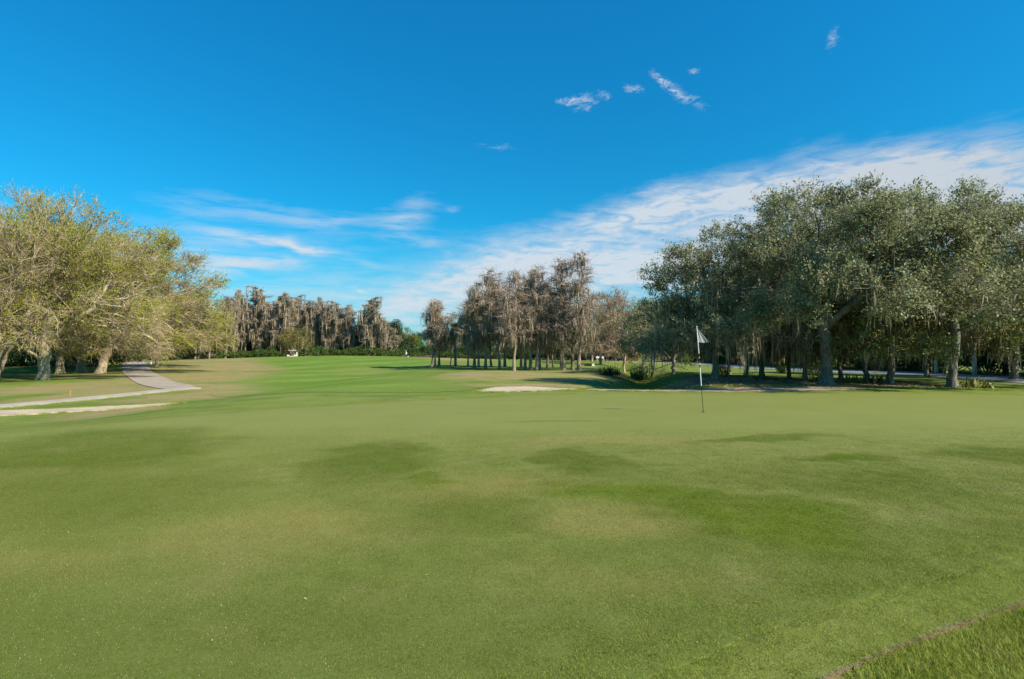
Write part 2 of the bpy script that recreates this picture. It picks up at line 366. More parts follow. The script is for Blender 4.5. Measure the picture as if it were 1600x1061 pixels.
BROWNS = [(-26, 36, 4, 5, 0), (-25, 29, 2.6, 3, 0), (-38, 50, 6, 6, 0), (-20, 33, 5, 6, 0), (-13.2, 27.5, 3.2, 4.5, 0), (-24, 45, 7, 9, 0), (-32, 70, 14, 9, 20), (-.8, 38, 4.6, 6.5, 0), (5, 40, 4, 4, 0), (-10, 105, 8, 14, 0), (-46, 92, 22, 10, 10), (-16, 62, 5, 8, 20), (3.4, 33, 3, 3, 0), (-13, 18, 1.6, 3, 0), (-15, 25, 2.4, 3, 0), (-28, 52, 7, 10, 20), (-40, 75, 10, 10, 0), (-16, 34, 3, 5, 0), (-20.5, 27, 1.6, 6, 0), (1, 27.5, 4, 2, 0), (-26, 33, 4, 3, 0), (30, 120, 20, 30, 0)]
def rough_mat(name, c1, c2, brown, brown_list, browna=.7, scale=.35, fine=(70, 14), dry=.45, stripes=None, wamp=2.5, blades=False, litter=None, rimc=None):
    m, N, b, out = new_mat(name)
    pos, sx = flatpos(N); w = warped(N, pos, wamp * .3, .5); w2 = warped(N, pos, wamp, .09)
    base = N.mix(N.rng(N.noise(w, scale, 5, .62), .36, .64), c4(c1), c4(c2))
    if stripes:
        ang, period, amt = stripes
        q = N.mapv(w, rot=(0, 0, R(ang)), sc=(1, 1, 1)); s2 = N.n('ShaderNodeSeparateXYZ'); N.put(s2.inputs[0], q)
        sn = N.rng(N.m('SINE', N.m('MULTIPLY', s2.outputs[0], 2 * pi / period)), -.5, .5, 0, 1)
        base = N.mix(N.m('MULTIPLY', sn, amt), base, c4([c1[0] * .68, c1[1] * .78, c1[2] * .6]))
    base = N.mix(N.m('MULTIPLY', N.rng(N.noise(w, scale * 2.6, 5, .7), .5, .72), dry), base, c4(brown))
    if brown_list:
        bb = blobs_xy(N, w2, brown_list)
        bb = N.m('MULTIPLY', bb, N.rng(N.noise(w, .5, 5, .65), .3, .6, .35, 1))
        base = N.mix(N.m('MULTIPLY', bb, browna), base, c4(brown))
    if rimc:
        rim = N.n('ShaderNodeAttribute', attribute_name='rim', attribute_type='GEOMETRY').outputs['Fac']
        rb_ = blobs_xy(N, w2, BROWNS); rb_ = N.m('MULTIPLY', rb_, N.rng(N.noise(w, .5, 5, .65), .3, .6, .35, 1))
        rc_ = N.mix(N.m('MULTIPLY', rb_, .9), c4(rimc), (.265, .205, .098, 1))
        base = N.mix(N.rng(N.m('ADD', rim, N.m('MULTIPLY', N.noise(w, .8, 5, .65), 3.)), 1.3, 5.5, 1, 0), base, rc_)
    if litter:
        lb = blobs_xy(N, w2, litter)
        lb = N.m('MULTIPLY', lb, N.rng(N.noise(w, 1.1, 6, .7), .28, .5, .2, 1))
        base = N.mix(lb, base, (.255, .165, .115, 1))
    sp = N.m('ADD', N.m('MULTIPLY', N.rng(N.noise(pos, fine[0], 4, .7), .3, .7), .7), N.m('MULTIPLY', N.rng(N.noise(pos, fine[1], 4, .7), .3, .7), .4))
    mul = N.rng(sp, 0, 1.1, .6, 1.36, smooth=False)
    if blades:
        rn = N.n('ShaderNodeAttribute', attribute_name='rnd', attribute_type='GEOMETRY').outputs['Fac']
        mul = N.rng(rn, 0, 1, .7, 1.5, smooth=False)
    cb = N.n('ShaderNodeCombineColor'); [N.put(cb.inputs[i], mul) for i in range(3)]
    cc = N.mix(1., base, cb.outputs[0], 'MULTIPLY')
    N.put(b.inputs['Base Color'], cc); b.inputs['Roughness'].default_value = .85; b.inputs['Specular IOR Level'].default_value = .1
    if blades:
        t = N.n('ShaderNodeBsdfTranslucent'); N.put(t.inputs[0], cc)
        mx = N.n('ShaderNodeMixShader'); mx.inputs[0].default_value = .35
        N.L.new(b.outputs[0], mx.inputs[1]); N.L.new(t.outputs[0], mx.inputs[2]); N.L.new(mx.outputs[0], out.inputs[0])
    else: turf_bump(N, b, pos, fine[0], .6, .03)
    return m

def sand_mat(name, c1, c2, fs=30.):
    m, N, b, out = new_mat(name); pos, sx = flatpos(N)
    c = N.mix(N.rng(N.noise(pos, .9, 6, .65), .35, .65), c4(c1), c4(c2))
    c = N.mix(N.m('MULTIPLY', N.rng(N.noise(pos, fs, 4, .7), .52, .7), .35), c, c4([q * .55 for q in c1]))
    N.put(b.inputs['Base Color'], c); b.inputs['Roughness'].default_value = .95
    bp = N.n('ShaderNodeBump'); bp.inputs['Strength'].default_value = .7; bp.inputs['Distance'].default_value = .05
    N.put(bp.inputs['Height'], N.noise(pos, 9., 5, .7)); N.L.new(bp.outputs[0], b.inputs['Normal'])
    return m

LITTER = [(13.0, 27.2, 5.2, 2.9, 0), (9.6, 30, 3.2, 2.8, 0), (17.8, 29, 3.5, 2.0, 0), (6, 52, 6, 2.0, 0), (8.5, 48.5, 2.5, 2, 0)]
M = {}
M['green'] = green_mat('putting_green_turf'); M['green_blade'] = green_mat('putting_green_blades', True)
M['collar'] = rough_mat('collar_turf', (.125, .160, .026), (.160, .190, .040), (.20, .18, .07), [], dry=.25, fine=(90, 22), scale=.9)
M['collar_blade'] = rough_mat('collar_blades', (.185, .228, .030), (.275, .305, .058), (.34, .30, .11), [], dry=.4, scale=1.6, blades=True)
M['rough'] = rough_mat('rough_turf', (.098, .150, .020), (.150, .195, .038), (.265, .205, .098), BROWNS, litter=LITTER, browna=.9)
M['fairway'] = rough_mat('fairway_turf', (.108, .182, .018), (.148, .215, .038), (.205, .20, .055), [(-16, 62, 5, 8, 20), (-22, 44, 4, 5, 0), (-9, 36, 3, 2, 0), (-2, 36, 3, 4, 0)], browna=.5, stripes=(38, 9., .5), dry=.28, scale=.14, fine=(30, 5), rimc=(.125, .168, .03))
M['sand'] = sand_mat('bunker_sand', (.36, .29, .205), (.46, .38, .28))
M['dirt'] = sand_mat('trodden_dirt', (.25, .185, .13), (.36, .28, .20))
M['path'] = sand_mat('path_concrete', (.265, .222, .172), (.335, .285, .228), 60.)
M['kerb'] = sand_mat('kerb_concrete', (.29, .26, .215), (.37, .335, .285), 40.)
M['road'] = sand_mat('road_asphalt', (.15, .155, .165), (.20, .205, .215), 50.)
M['soil'] = sand_mat('seam_soil', (.10, .068, .028), (.21, .155, .07), 45.)
M['oak_bark'] = barkm('live_oak_bark', (.085, .072, .055), (.25, .225, .175), (.20, .225, .155))
M['elm_bark'] = barkm('grey_bark', (.20, .15, .10), (.50, .41, .29), (.28, .25, .14))
M['twig'] = leafm('bare_twigs', [(.20, .145, .085), (.35, .265, .165), (.50, .40, .26)], trans=0, rough=.8)
M['oak_twig'] = leafm('oak_twigs', [(.05, .04, .03), (.11, .09, .07), (.17, .145, .11)], trans=0, rough=.85)
M['cyp_bark'] = barkm('cypress_bark', (.16, .12, .085), (.42, .33, .24), (.26, .215, .165))
M['cyp_twig'] = leafm('cypress_twigs', [(.16, .118, .088), (.31, .24, .18), (.46, .37, .29)], trans=0, rough=.85)
M['far_twig'] = leafm('far_cypress_twigs', [(.17, .135, .10), (.30, .245, .185), (.42, .355, .28)], trans=0, rough=.85)
M['moss'] = leafm('spanish_moss', [(.15, .115, .075), (.31, .25, .17), (.50, .41, .28)], trans=.2, rough=.9)
M['oak_leaf'] = leafm('live_oak_leaves', [(.075, .084, .034), (.20, .212, .098), (.34, .35, .18), (.50, .50, .30)], rough=.6, trans=.34, spec=.3)
M['oak_leaf_olive'] = leafm('olive_oak_leaves', [(.075, .09, .018), (.16, .175, .038), (.26, .265, .07), (.38, .37, .12)], rough=.6, trans=.2, spec=.3)
M['spring_leaf'] = leafm('spring_leaves', [(.20, .22, .014), (.34, .36, .028), (.46, .47, .06)], trans=.4, nscale=.35)
M['rust_leaf'] = leafm('rusty_spring_leaves', [(.16, .115, .045), (.29, .21, .09), (.36, .30, .12)], trans=.35, nscale=.35)
M['ever_leaf'] = leafm('thicket_leaves', [(.010, .022, .008), (.030, .058, .014), (.080, .125, .026)], trans=.2, rough=.45, nscale=.5)
M['bright_leaf'] = leafm('bright_leaves', [(.035, .075, .010), (.095, .17, .022), (.20, .30, .04)], trans=.3, nscale=.5)
M['mid_leaf'] = leafm('undergrowth_leaves', [(.022, .048, .008), (.060, .105, .016), (.125, .19, .028)], trans=.25, nscale=.5)
M['olive_leaf'] = leafm('olive_shrub_leaves', [(.10, .085, .028), (.185, .17, .045), (.27, .25, .075)], trans=.25, nscale=.4)
M['pink_leaf'] = leafm('pink_buds', [(.20, .11, .095), (.34, .21, .18), (.47, .33, .28)], trans=.3)
M['gold_leaf'] = leafm('golden_leaves', [(.30, .19, .05), (.48, .33, .10), (.6, .46, .18)], trans=.3)
M['frond'] = leafm('palm_fronds', [(.025, .045, .012), (.07, .10, .028), (.16, .18, .06)], trans=.15, rough=.5)
M['palm_trunk'] = barkm('palm_trunk', (.15, .11, .08), (.38, .29, .21))
M['black'] = plain('black_paint', (.012, .012, .013), .45); M['white'] = plain('white_paint', (.66, .65, .62), .45, var=.04)
M['rubber'] = plain('rubber', (.02, .02, .02), .85); M['cream'] = plain('cream_plastic', (.52, .47, .40), .35, var=.05)
M['seat'] = plain('tan_vinyl', (.42, .32, .24), .5); M['maroon'] = plain('maroon_paint', (.10, .035, .03), .4)
M['steel'] = plain('grey_steel', (.35, .35, .36), .4, .8); M['skin'] = plain('skin', (.46, .29, .21), .6, var=.05)
M['shirt'] = plain('white_shirt', (.55, .54, .53), .85); M['trousers'] = plain('dark_trousers', (.05, .05, .07), .85)
M['orange'] = plain('orange_paint', (.48, .20, .10), .6); M['stucco'] = plain('pale_concrete', (.62, .60, .55), .85, bump=.3)
M['dark'] = plain('dark_opening', (.015, .014, .012), .95)
M['wood'] = plain('weathered_wood', (.42, .38, .32), .85, bump=.4)
M['dry'] = leafm('fallen_leaves', [(.30, .22, .10), (.52, .42, .22), (.70, .62, .42)], trans=0)
M['straw'] = leafm('seam_straw', [(.07, .05, .028), (.18, .13, .075), (.40, .32, .19)], trans=0)
M['red_leaf'] = leafm('reddish_brush', [(.10, .05, .035), (.20, .10, .07), (.32, .20, .13)], trans=.1)

# flag cloth: white with thin dark stripes
def flag_mat():
    m, N, b, out = new_mat('flag_cloth'); uv = N.n('ShaderNodeTexCoord').outputs['Object']
    q = N.mapv(uv, rot=(0, R(-22), 0)); s2 = N.n('ShaderNodeSeparateXYZ'); N.put(s2.inputs[0], q)
    st = N.rng(N.m('SINE', N.m('MULTIPLY', s2.outputs[0], 2 * pi / .046)), .1, .7)
    c = N.mix(st, (.50, .50, .48, 1), (.12, .125, .13, 1)); N.put(b.inputs['Base Color'], c)
    t = N.n('ShaderNodeBsdfTranslucent'); N.put(t.inputs[0], c); mx = N.n('ShaderNodeMixShader'); mx.inputs[0].default_value = .35
    N.L.new(b.outputs[0], mx.inputs[1]); N.L.new(t.outputs[0], mx.inputs[2]); N.L.new(mx.outputs[0], out.inputs[0]); return m
M['flag'] = flag_mat()

# ------------------------------------------------------------------ the ground and its sheets
xs = axis([(-1500, -200, 120, 20), (-200, -60, 10, 2.), (-60, -22, 1.6, .6), (-22, 22, .45, .45), (22, 60, .6, 1.6), (60, 200, 2., 10), (200, 1500, 20, 120)])
ys = axis([(-300, -20, 60, 3), (-20, 0, 2, .5), (0, 50, .45, .5), (50, 130, .7, 1.8), (130, 260, 2, 8), (260, 2500, 10, 160)])
X, Y = np.meshgrid(xs, ys); nx, ny = len(xs), len(ys)
V = np.stack([X, Y, H(X, Y)], -1).reshape(-1, 3)
i = (np.arange(ny - 1)[:, None] * nx + np.arange(nx - 1)[None]).ravel()
F = np.stack([i, i + 1, i + nx + 1, i + nx], -1)
g = add('ground', mesh_np('ground', V, F, M['rough'], smooth=True)); tag(g, kind='structure')

def spline(pts, n=12, closed=True):
    P = np.array(pts, float); m = len(P); out = []
    rng_ = range(m) if closed else range(m - 1)
    for k in rng_:
        if closed: a, b, c, d = P[(k - 1) % m], P[k], P[(k + 1) % m], P[(k + 2) % m]
        else: a, b, c, d = P[max(k - 1, 0)], P[k], P[k + 1], P[min(k + 2, m - 1)]
        for t in np.arange(n) / n:
            out.append(.5 * ((2 * b) + (-a + c) * t + (2 * a - 5 * b + 4 * c - d) * t * t + (-a + 3 * b - 3 * c + d) * t ** 3))
    if not closed: out.append(P[-1])
    return np.array(out)
def inside(px_, py_, poly):
    x0, y0 = poly[:, 0], poly[:, 1]; x1, y1 = np.roll(x0, -1), np.roll(y0, -1)
    c = np.zeros(px_.shape, bool)
    for a, b, e, f in zip(x0, y0, x1, y1):
        if b == f: continue
        k = ((b > py_) != (f > py_)) & (px_ < (e - a) * (py_ - b) / (f - b) + a); c ^= k
    return c
def sheet(name, poly, step, off, mat, jitter=0., sub=12, skirt=True, rim=False):
    B = spline(poly, sub)
    r = np.random.default_rng(len(name) * 13)
    if jitter:
        B = B + r.normal(0, jitter, B.shape)
    x = np.arange(B[:, 0].min(), B[:, 0].max(), step); y = np.arange(B[:, 1].min(), B[:, 1].max(), step)
    GX, GY = np.meshgrid(x, y); GX = GX.ravel() + r.uniform(-.1, .1, GX.size) * step; GY = GY.ravel() + r.uniform(-.1, .1, GY.size) * step
    k = inside(GX, GY, B)
    GX, GY = GX[k], GY[k]
    dist = np.full(GX.shape, 1e9)
    for a in range(0, len(B)):
        dist = np.minimum(dist, np.hypot(GX - B[a, 0], GY - B[a, 1]))
    k = dist > step * .35; GX, GY, dist = GX[k], GY[k], dist[k]
    pts = [Vector(p) for p in B] + [Vector(p) for p in zip(GX, GY)]
    nb = len(B)
    vs, es, fs, *_ = delaunay_2d_cdt(pts, [(q, (q + 1) % nb) for q in range(nb)], [list(range(nb))], 1, 1e-4)
    A = np.array([(v.x, v.y) for v in vs]); z = H(A[:, 0], A[:, 1]) + off
    F3 = [f for f in fs if len(f) == 3]
    Vv = np.column_stack([A, z])
    Fl = [np.array(F3)]
    if skirt:   # turned-down edge so the sheet has no gap below
        Bz = H(B[:, 0], B[:, 1]); c0 = B.mean(0)
        ring_t = np.column_stack([B, Bz + off]); nrm = np.roll(B, -1, 0) - np.roll(B, 1, 0); nrm = np.column_stack([nrm[:, 1], -nrm[:, 0]]); nrm /= np.linalg.norm(nrm, axis=1)[:, None] + 1e-9
        if inside(np.array([B[0, 0] + nrm[0, 0] * .01]), np.array([B[0, 1] + nrm[0, 1] * .01]), B)[0]: nrm = -nrm
        ring_b = np.column_stack([B + nrm * off * .8, Bz - .05])
        n0 = len(Vv); Vv = np.vstack([Vv, ring_t, ring_b]); a = np.arange(nb); b = (a + 1) % nb
        Fl.append(np.column_stack([n0 + a, n0 + b, n0 + nb + b, n0 + nb + a]))
    me = mesh_np(name, Vv, Fl, mat, smooth=True)
    if rim:
        dd = np.full(len(Vv), 1e9)
        for a in range(0, len(B), 2): dd = np.minimum(dd, np.hypot(Vv[:, 0] - B[a, 0], Vv[:, 1] - B[a, 1]))
        at_ = me.attributes.new('rim', 'FLOAT', 'POINT'); at_.data.foreach_set('value', dd.astype(np.float32))
    o = add(name, me); tag(o, kind='structure'); return o

# collar: a ring of longer grass round the green; its near right edge is the cut seam
GREEN = [(-5.5, -1.5), (-8.0, 4), (-9.6, 9.3), (-8.3, 12.2), (-5.6, 15.2), (-2.4, 18.2), (1.2, 20.2), (6, 21.3), (12, 21.2), (18, 20.3), (25, 18.6), (27.5, 13.5), (22, 9.8), (13, 7.5), (7.5, 5.45), (4.2, 3.75), (2.0, 2.45), (.6, .6), (-1.8, -1.2)]
COLLAR = [(-6.5, -3), (-9.4, 3.8), (-11.2, 9.6), (-9.6, 13.3), (-6.6, 16.5), (-3.1, 19.4), (1.0, 21.4), (6, 22.4), (12, 22.3), (18.5, 21.4), (26, 19.4), (28.4, 12.8), (22.4, 8.9), (13.2, 6.6), (7.7, 4.9), (4.5, 3.35), (2.95, 3.25 - .75), (1.35, 1.2), (-1, -3)]
# seam runs (1.36, 2.55) -> (3.0, 3.35)
COLLAR = [(-6.5, -3), (-9.4, 3.8), (-11.2, 9.6), (-9.6, 13.3), (-6.6, 16.5), (-3.1, 19.4), (1.0, 21.4), (6, 22.4), (12, 22.3), (18.5, 21.4), (26, 19.4), (28.4, 12.8), (22.4, 9.6), (13.2, 7.4), (7.5, 5.2), (4.6, 4.05), (3.0, 3.35), (1.36, 2.55), (.0, 1.5), (-1.5, -.5), (-3, -3)]
GREEN = [(-5.5, -2.2), (-8.0, 4), (-9.6, 9.3), (-8.3, 12.2), (-5.6, 15.2), (-2.4, 18.2), (1.2, 20.2), (6, 21.3), (12, 21.2), (18, 20.3), (24.6, 18.4), (26.8, 13.2), (22, 10.2), (12.9, 7.95), (7.2, 5.65), (4.35, 4.45), (2.78, 3.72), (1.15, 2.9), (-.2, 1.9), (-2.0, -.2), (-3.5, -2.2)]
sheet('green_collar', COLLAR, .45, .014, M['collar'], jitter=.006, sub=24)
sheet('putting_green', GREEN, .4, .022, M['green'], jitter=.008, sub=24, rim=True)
FAIR = [(-14, 26.5), (-10.8, 23.2), (-6.4, 22.6), (-3, 22.4), (-1.5, 25), (-3.6, 30), (-5.5, 37), (-5.4, 46), (-7.5, 62), (-9, 80), (-16, 108), (-32, 124), (-45, 119), (-46, 98), (-35, 78), (-25.5, 60), (-23, 44), (-17.5, 34)]
sheet('fairway', FAIR, .8, .010, M['fairway'], jitter=.05, sub=16, rim=True, skirt=False)
# bunkers
sheet('sand_bunker', [(-1.35, 22.8), (-.9, 22.0), (.4, 21.95 + .35), (1.7, 22.75), (2.3, 23.1), (2.9, 23.5), (2.8, 23.75), (2.1, 23.95), (1.4, 24.2), (.3, 24.7), (-.8, 24.3)], .3, .03, M['sand'], jitter=.03, sub=14)
sheet('sand_bunker', [(-12.1, 20.6), (-13.0, 19.9), (-14.6, 18.6), (-16.2, 17.1), (-18.5, 15.6), (-19.4, 16.4), (-17.5, 18.3), (-15.6, 19.5), (-13.8, 20.6), (-12.6, 21.0)], .3, .03, M['sand'], jitter=.035, sub=14)
sheet('dirt_track', [(2.2, 23.5), (3.6, 23.2), (6, 22.85), (9, 22.75), (12, 22.95), (14.4, 23.5), (14.6, 24.6), (13, 25.0), (10.5, 24.9), (7.5, 24.6), (5, 24.1), (3.0, 23.85)], .35, .02, M['dirt'], jitter=.05, sub=14)
def ribbon(name, pts, width, off, mat, n=10, thick=.08, kind='structure', step=None):
    C = spline(pts, n, closed=False); T = np.gradient(C, axis=0); T /= np.linalg.norm(T, axis=1)[:, None]
    Nn = np.column_stack([-T[:, 1], T[:, 0]]); w = np.array(width) if hasattr(width, '__len__') else np.full(len(pts), width)
    wi = np.interp(np.linspace(0, 1, len(C)), np.linspace(0, 1, len(w)), w)
    cols = []
    for s in np.linspace(-.5, .5, 7):
        q = C + Nn * wi[:, None] * s; cols.append(np.column_stack([q, H(q[:, 0], q[:, 1]) + off]))
    lo = cols[0].copy(); lo[:, 2] -= thick + off; hi = cols[-1].copy(); hi[:, 2] -= thick + off
    A = np.stack([lo] + cols + [hi], 1); m = A.shape[1]
    ii = (np.arange(len(C) - 1)[:, None] * m + np.arange(m - 1)[None]).ravel()
    o = add(name, mesh_np(name, A.reshape(-1, 3), np.stack([ii, ii + 1, ii + m + 1, ii + m], -1), mat)); tag(o, kind=kind); return o
PATHC = [(-14.7, 23.9), (-16.4, 25.2), (-19.2, 29.6), (-22.6, 34.5), (-27.5, 42), (-35, 55), (-38, 66), (-37, 74), (-44, 84), (-60, 96)]
ribbon('cart_path', [(-17.6, 30.6), (-18.6, 31.8), (-20.6, 34.2), (-24.5, 39), (-30, 46.5), (-37.0, 56.5), (-45.5, 69), (-53, 80), (-58, 90), (-61, 104), (-80, 116)], [.8, 1.8, 2.2, 2.2, 2.3, 2.6, 2.8, 2.8, 2.8, 2.8, 2.8], .035, M['path'])
ribbon('kerb_strip', [(-17.5, 31.6), (-17.9, 29.6), (-18.1, 26.5), (-18.3, 23), (-18.5, 19), (-18.8, 10), (-19, 0)], [.6, .95, .9, .9, .9, .9, .9], .075, M['kerb'])
ribbon('road', [(32.2, -60), (32.3, 20), (32.3, 60), (32.0, 120), (28, 170), (10, 230), (-30, 280)], 5.8, .03, M['road'], n=30)
ribbon('verge_path', [(36.3, -40), (36.4, 30), (36.2, 100), (33, 160)], 1.1, .03, M['dirt'], n=30)
# cut seam between collar and rough in the near right corner
ribbon('turf_seam', [(.0, 1.5 - .02), (1.36, 2.54), (2.2, 2.98), (3.0, 3.35), (4.6, 4.05), (7.5, 5.2), (13.2, 7.4)], .014, .015, M['soil'], n=22, thick=.03)

# ------------------------------------------------------------------ turf blades (nobody could count them)
def blade_mesh(name, n, size, h, w, mat, seed, lean=.5):
    r = np.random.default_rng(seed)
    q = r.uniform(0, 2 * pi, n); rad_ = size * .5 * r.random(n) ** .6; c = np.column_stack([np.cos(q) * rad_, np.sin(q) * rad_]); a = r.uniform(0, 2 * pi, n); hh = h * r.uniform(.55, 1.25, n); ww = w * r.uniform(.7, 1.3, n)
    dx, dy = np.cos(a), np.sin(a); la = r.uniform(0, 2 * pi, n); ll = hh * r.uniform(.1, lean, n)
    z0 = np.full(n, -.002)
    p0 = np.column_stack([c[:, 0] - dx * ww / 2, c[:, 1] - dy * ww / 2, z0]); p1 = np.column_stack([c[:, 0] + dx * ww / 2, c[:, 1] + dy * ww / 2, z0])
    p2 = np.column_stack([c[:, 0] + np.cos(la) * ll, c[:, 1] + np.sin(la) * ll, hh])
    V = np.stack([p0, p1, p2], 1).reshape(-1, 3); F = np.arange(3 * n).reshape(-1, 3)
    return mesh_np(name, V, F, mat, rnd=r.random(n))
def scatter(name, pts, tile_mesh, label, smin=.9, smax=1.1):
    """one 'stuff' object: small turf tiles set on points by geometry nodes"""
    src = bpy.data.objects.new(name + '_tile', tile_mesh)
    me = bpy.data.meshes.new(name); me.vertices.add(len(pts)); me.vertices.foreach_set('co', np.asarray(pts, np.float32).ravel()); me.update()
    o = add(name, me)
    ng = bpy.data.node_groups.new(name + '_nodes', 'GeometryNodeTree')
    ng.interface.new_socket('Geometry', in_out='INPUT', socket_type='NodeSocketGeometry'); ng.interface.new_socket('Geometry', in_out='OUTPUT', socket_type='NodeSocketGeometry')
    gi = ng.nodes.new('NodeGroupInput'); go = ng.nodes.new('NodeGroupOutput'); inst = ng.nodes.new('GeometryNodeInstanceOnPoints')
    oi = ng.nodes.new('GeometryNodeObjectInfo'); oi.inputs[0].default_value = src
    rv = ng.nodes.new('FunctionNodeRandomValue'); rv.data_type = 'FLOAT_VECTOR'; rv.inputs[0].default_value = (0, 0, 0); rv.inputs[1].default_value = (0, 0, 2 * pi)
    rs = ng.nodes.new('FunctionNodeRandomValue'); rs.data_type = 'FLOAT'; rs.inputs[2].default_value = smin; rs.inputs[3].default_value = smax
    L = ng.links
    L.new(gi.outputs[0], inst.inputs['Points']); L.new(oi.outputs['Geometry'], inst.inputs['Instance']); L.new(rv.outputs[0], inst.inputs['Rotation'])
    L.new(rs.outputs[1], inst.inputs['Scale']); L.new(inst.outputs[0], go.inputs[0])
    md = o.modifiers.new('scatter', 'NODES'); md.node_group = ng
    tag(o, label, 'grass', kind='stuff'); return o
def tile_points(poly, not_poly, x0, x1, y0, y1, step, off, fov=True):
    GX, GY = np.meshgrid(np.arange(x0, x1, step), np.arange(y0, y1, step)); GX, GY = GX.ravel(), GY.ravel()
    r = np.random.default_rng(5); GX = GX + r.uniform(-.3, .3, GX.size) * step; GY = GY + r.uniform(-.3, .3, GY.size) * step
    k = inside(GX, GY, poly) if poly is not None else np.ones(GX.shape, bool)
    if not_poly is not None: k &= ~inside(GX, GY, not_poly)
    if fov: k &= (np.abs(GX) < GY * .93 + 1.4)
    GX, GY = GX[k], GY[k]; return np.column_stack([GX, GY, H(GX, GY) + off])
GP, CP = spline(GREEN, 24), spline(COLLAR, 24)
def thin(P, f):
    r = np.random.default_rng(3); return P[r.random(len(P)) < f(P)]
def edge_dist(P, poly):
    d = np.full(len(P), 1e9)
    for a in range(0, len(poly), 2): d = np.minimum(d, np.hypot(P[:, 0] - poly[a, 0], P[:, 1] - poly[a, 1]))
    return d
def levels(P, f, edges):
    """split points into density levels; f gives the wanted density 0..1"""
    r = np.random.default_rng(3); v = f(P) * r.uniform(.35, 1.65, len(P)); return [P[(v > a) & (v <= b)] for a, b in zip(edges[:-1], edges[1:])]
g1 = tile_points(GP, None, -13, 13, 2.1, 13.5, .13, .022)
g1[:, 2] += 0
for lv_, (q, nb_, nm, lb) in enumerate(zip(levels(g1, lambda P: (1 - sst(3.0, 13.0, P[:, 1])) ** 1.6, [.03, .12, .25, .42, .66, 2]), [50, 120, 220, 380, 600],
        ['outer', 'far', 'middle', 'near', 'foreground'], ['sparse turf tips on the green out towards the flagstick', 'thin turf tips halfway out on the green', 'mown turf across the middle of the green', 'mown turf in the near part of the green', 'closely mown turf of the green in the foreground'])):
    if len(q): scatter('green_turf', q, blade_mesh('turf_' + nm, nb_, .26, .0066, .0024 + .0006 * (4 - lv_), M['green_blade'], lv_, .9), lb)
c1 = tile_points(CP, None, -2, 10, 1.9, 9.5, .085, .014)
ins = inside(c1[:, 0], c1[:, 1], GP); c1[:, 2] += np.where(ins, .008, 0); ed = edge_dist(c1, GP)
def cden(P): return np.where(ins, .6 * (1 - sst(0, 1.1, ed)), .6 + .4 * sst(0, .5, ed)) * (1 - sst(4.5, 9.5, P[:, 1]))
for lv_, (q, nb_, nm, lb) in enumerate(zip(levels(c1, cden, [.04, .2, .45, .7, 2]), [24, 50, 85, 120],
        ['faint', 'thin', 'middle', 'thick'], ['first longer blades where the green turns into its collar', 'thin longer grass between the green and its collar', 'fairly long grass on the inner side of the collar', 'longer grass of the collar inside the brown seam at lower right'])):
    if len(q): scatter('collar_turf', q, blade_mesh('collar_' + nm, nb_, .16, .0075 + .0026 * lv_, .0032, M['collar_blade'], 10 + lv_, 1.1), lb, .6, 1.15)
c2 = thin(tile_points(None, CP, -1, 8, 1.4, 7.5, .10, .0), lambda P: (1 - sst(5, 7.5, P[:, 1])) * (edge_dist(P, CP) > .035))
scatter('rough_grass', c2, blade_mesh('turf_d', 260, .17, .030, .0046, M['collar_blade'], 4, 1.2), 'thick rough grass outside the brown seam at lower right', .7, 1.2)
# dry straw lying along the seam, leaf crumbs on the green
def straw(name, centres, spread, n, L, w, mat, label, lift):
    r = np.random.default_rng(9); c = centres[r.integers(0, len(centres), n)] + np.column_stack([r.normal(0, spread, n), r.normal(0, spread, n)])
    a = r.uniform(0, 2 * pi, n); ll = L * r.uniform(.5, 1.4, n); z = H(c[:, 0], c[:, 1]) + lift; t = r.uniform(-.4, .7, n) * ll
    d = np.column_stack([np.cos(a) * ll / 2, np.sin(a) * ll / 2, t / 2]); q = np.column_stack([-np.sin(a) * w, np.cos(a) * w, np.zeros(n)])
    p = np.column_stack([c, z + np.abs(t) / 2]); V = np.stack([p - d - q, p - d + q, p + d + q * .5, p + d - q * .5], 1).reshape(-1, 3)
    o = add(name, mesh_np(name, V, np.arange(4 * n).reshape(-1, 4), mat, rnd=r.random(n))); tag(o, label, 'dry grass', kind='stuff'); return o
seam = spline([(1.36, 2.54), (2.2, 2.98), (3.0, 3.35), (4.6, 4.05), (7.5, 5.2)], 60, closed=False)
straw('seam_straw', seam, .010, 1100, .018, .0010, M['straw'], 'dry straw along the brown cut seam at the lower right corner', .026)
rr = np.random.default_rng(21)
lc = np.column_stack([rr.uniform(-6, 7, 400), 2.2 + 7 * rr.random(400) ** 1.5])
straw('leaf_crumbs', lc, .02, 110, .012, .0030, M['dry'], 'pale scattered leaf crumbs lying on the putting green', .031)

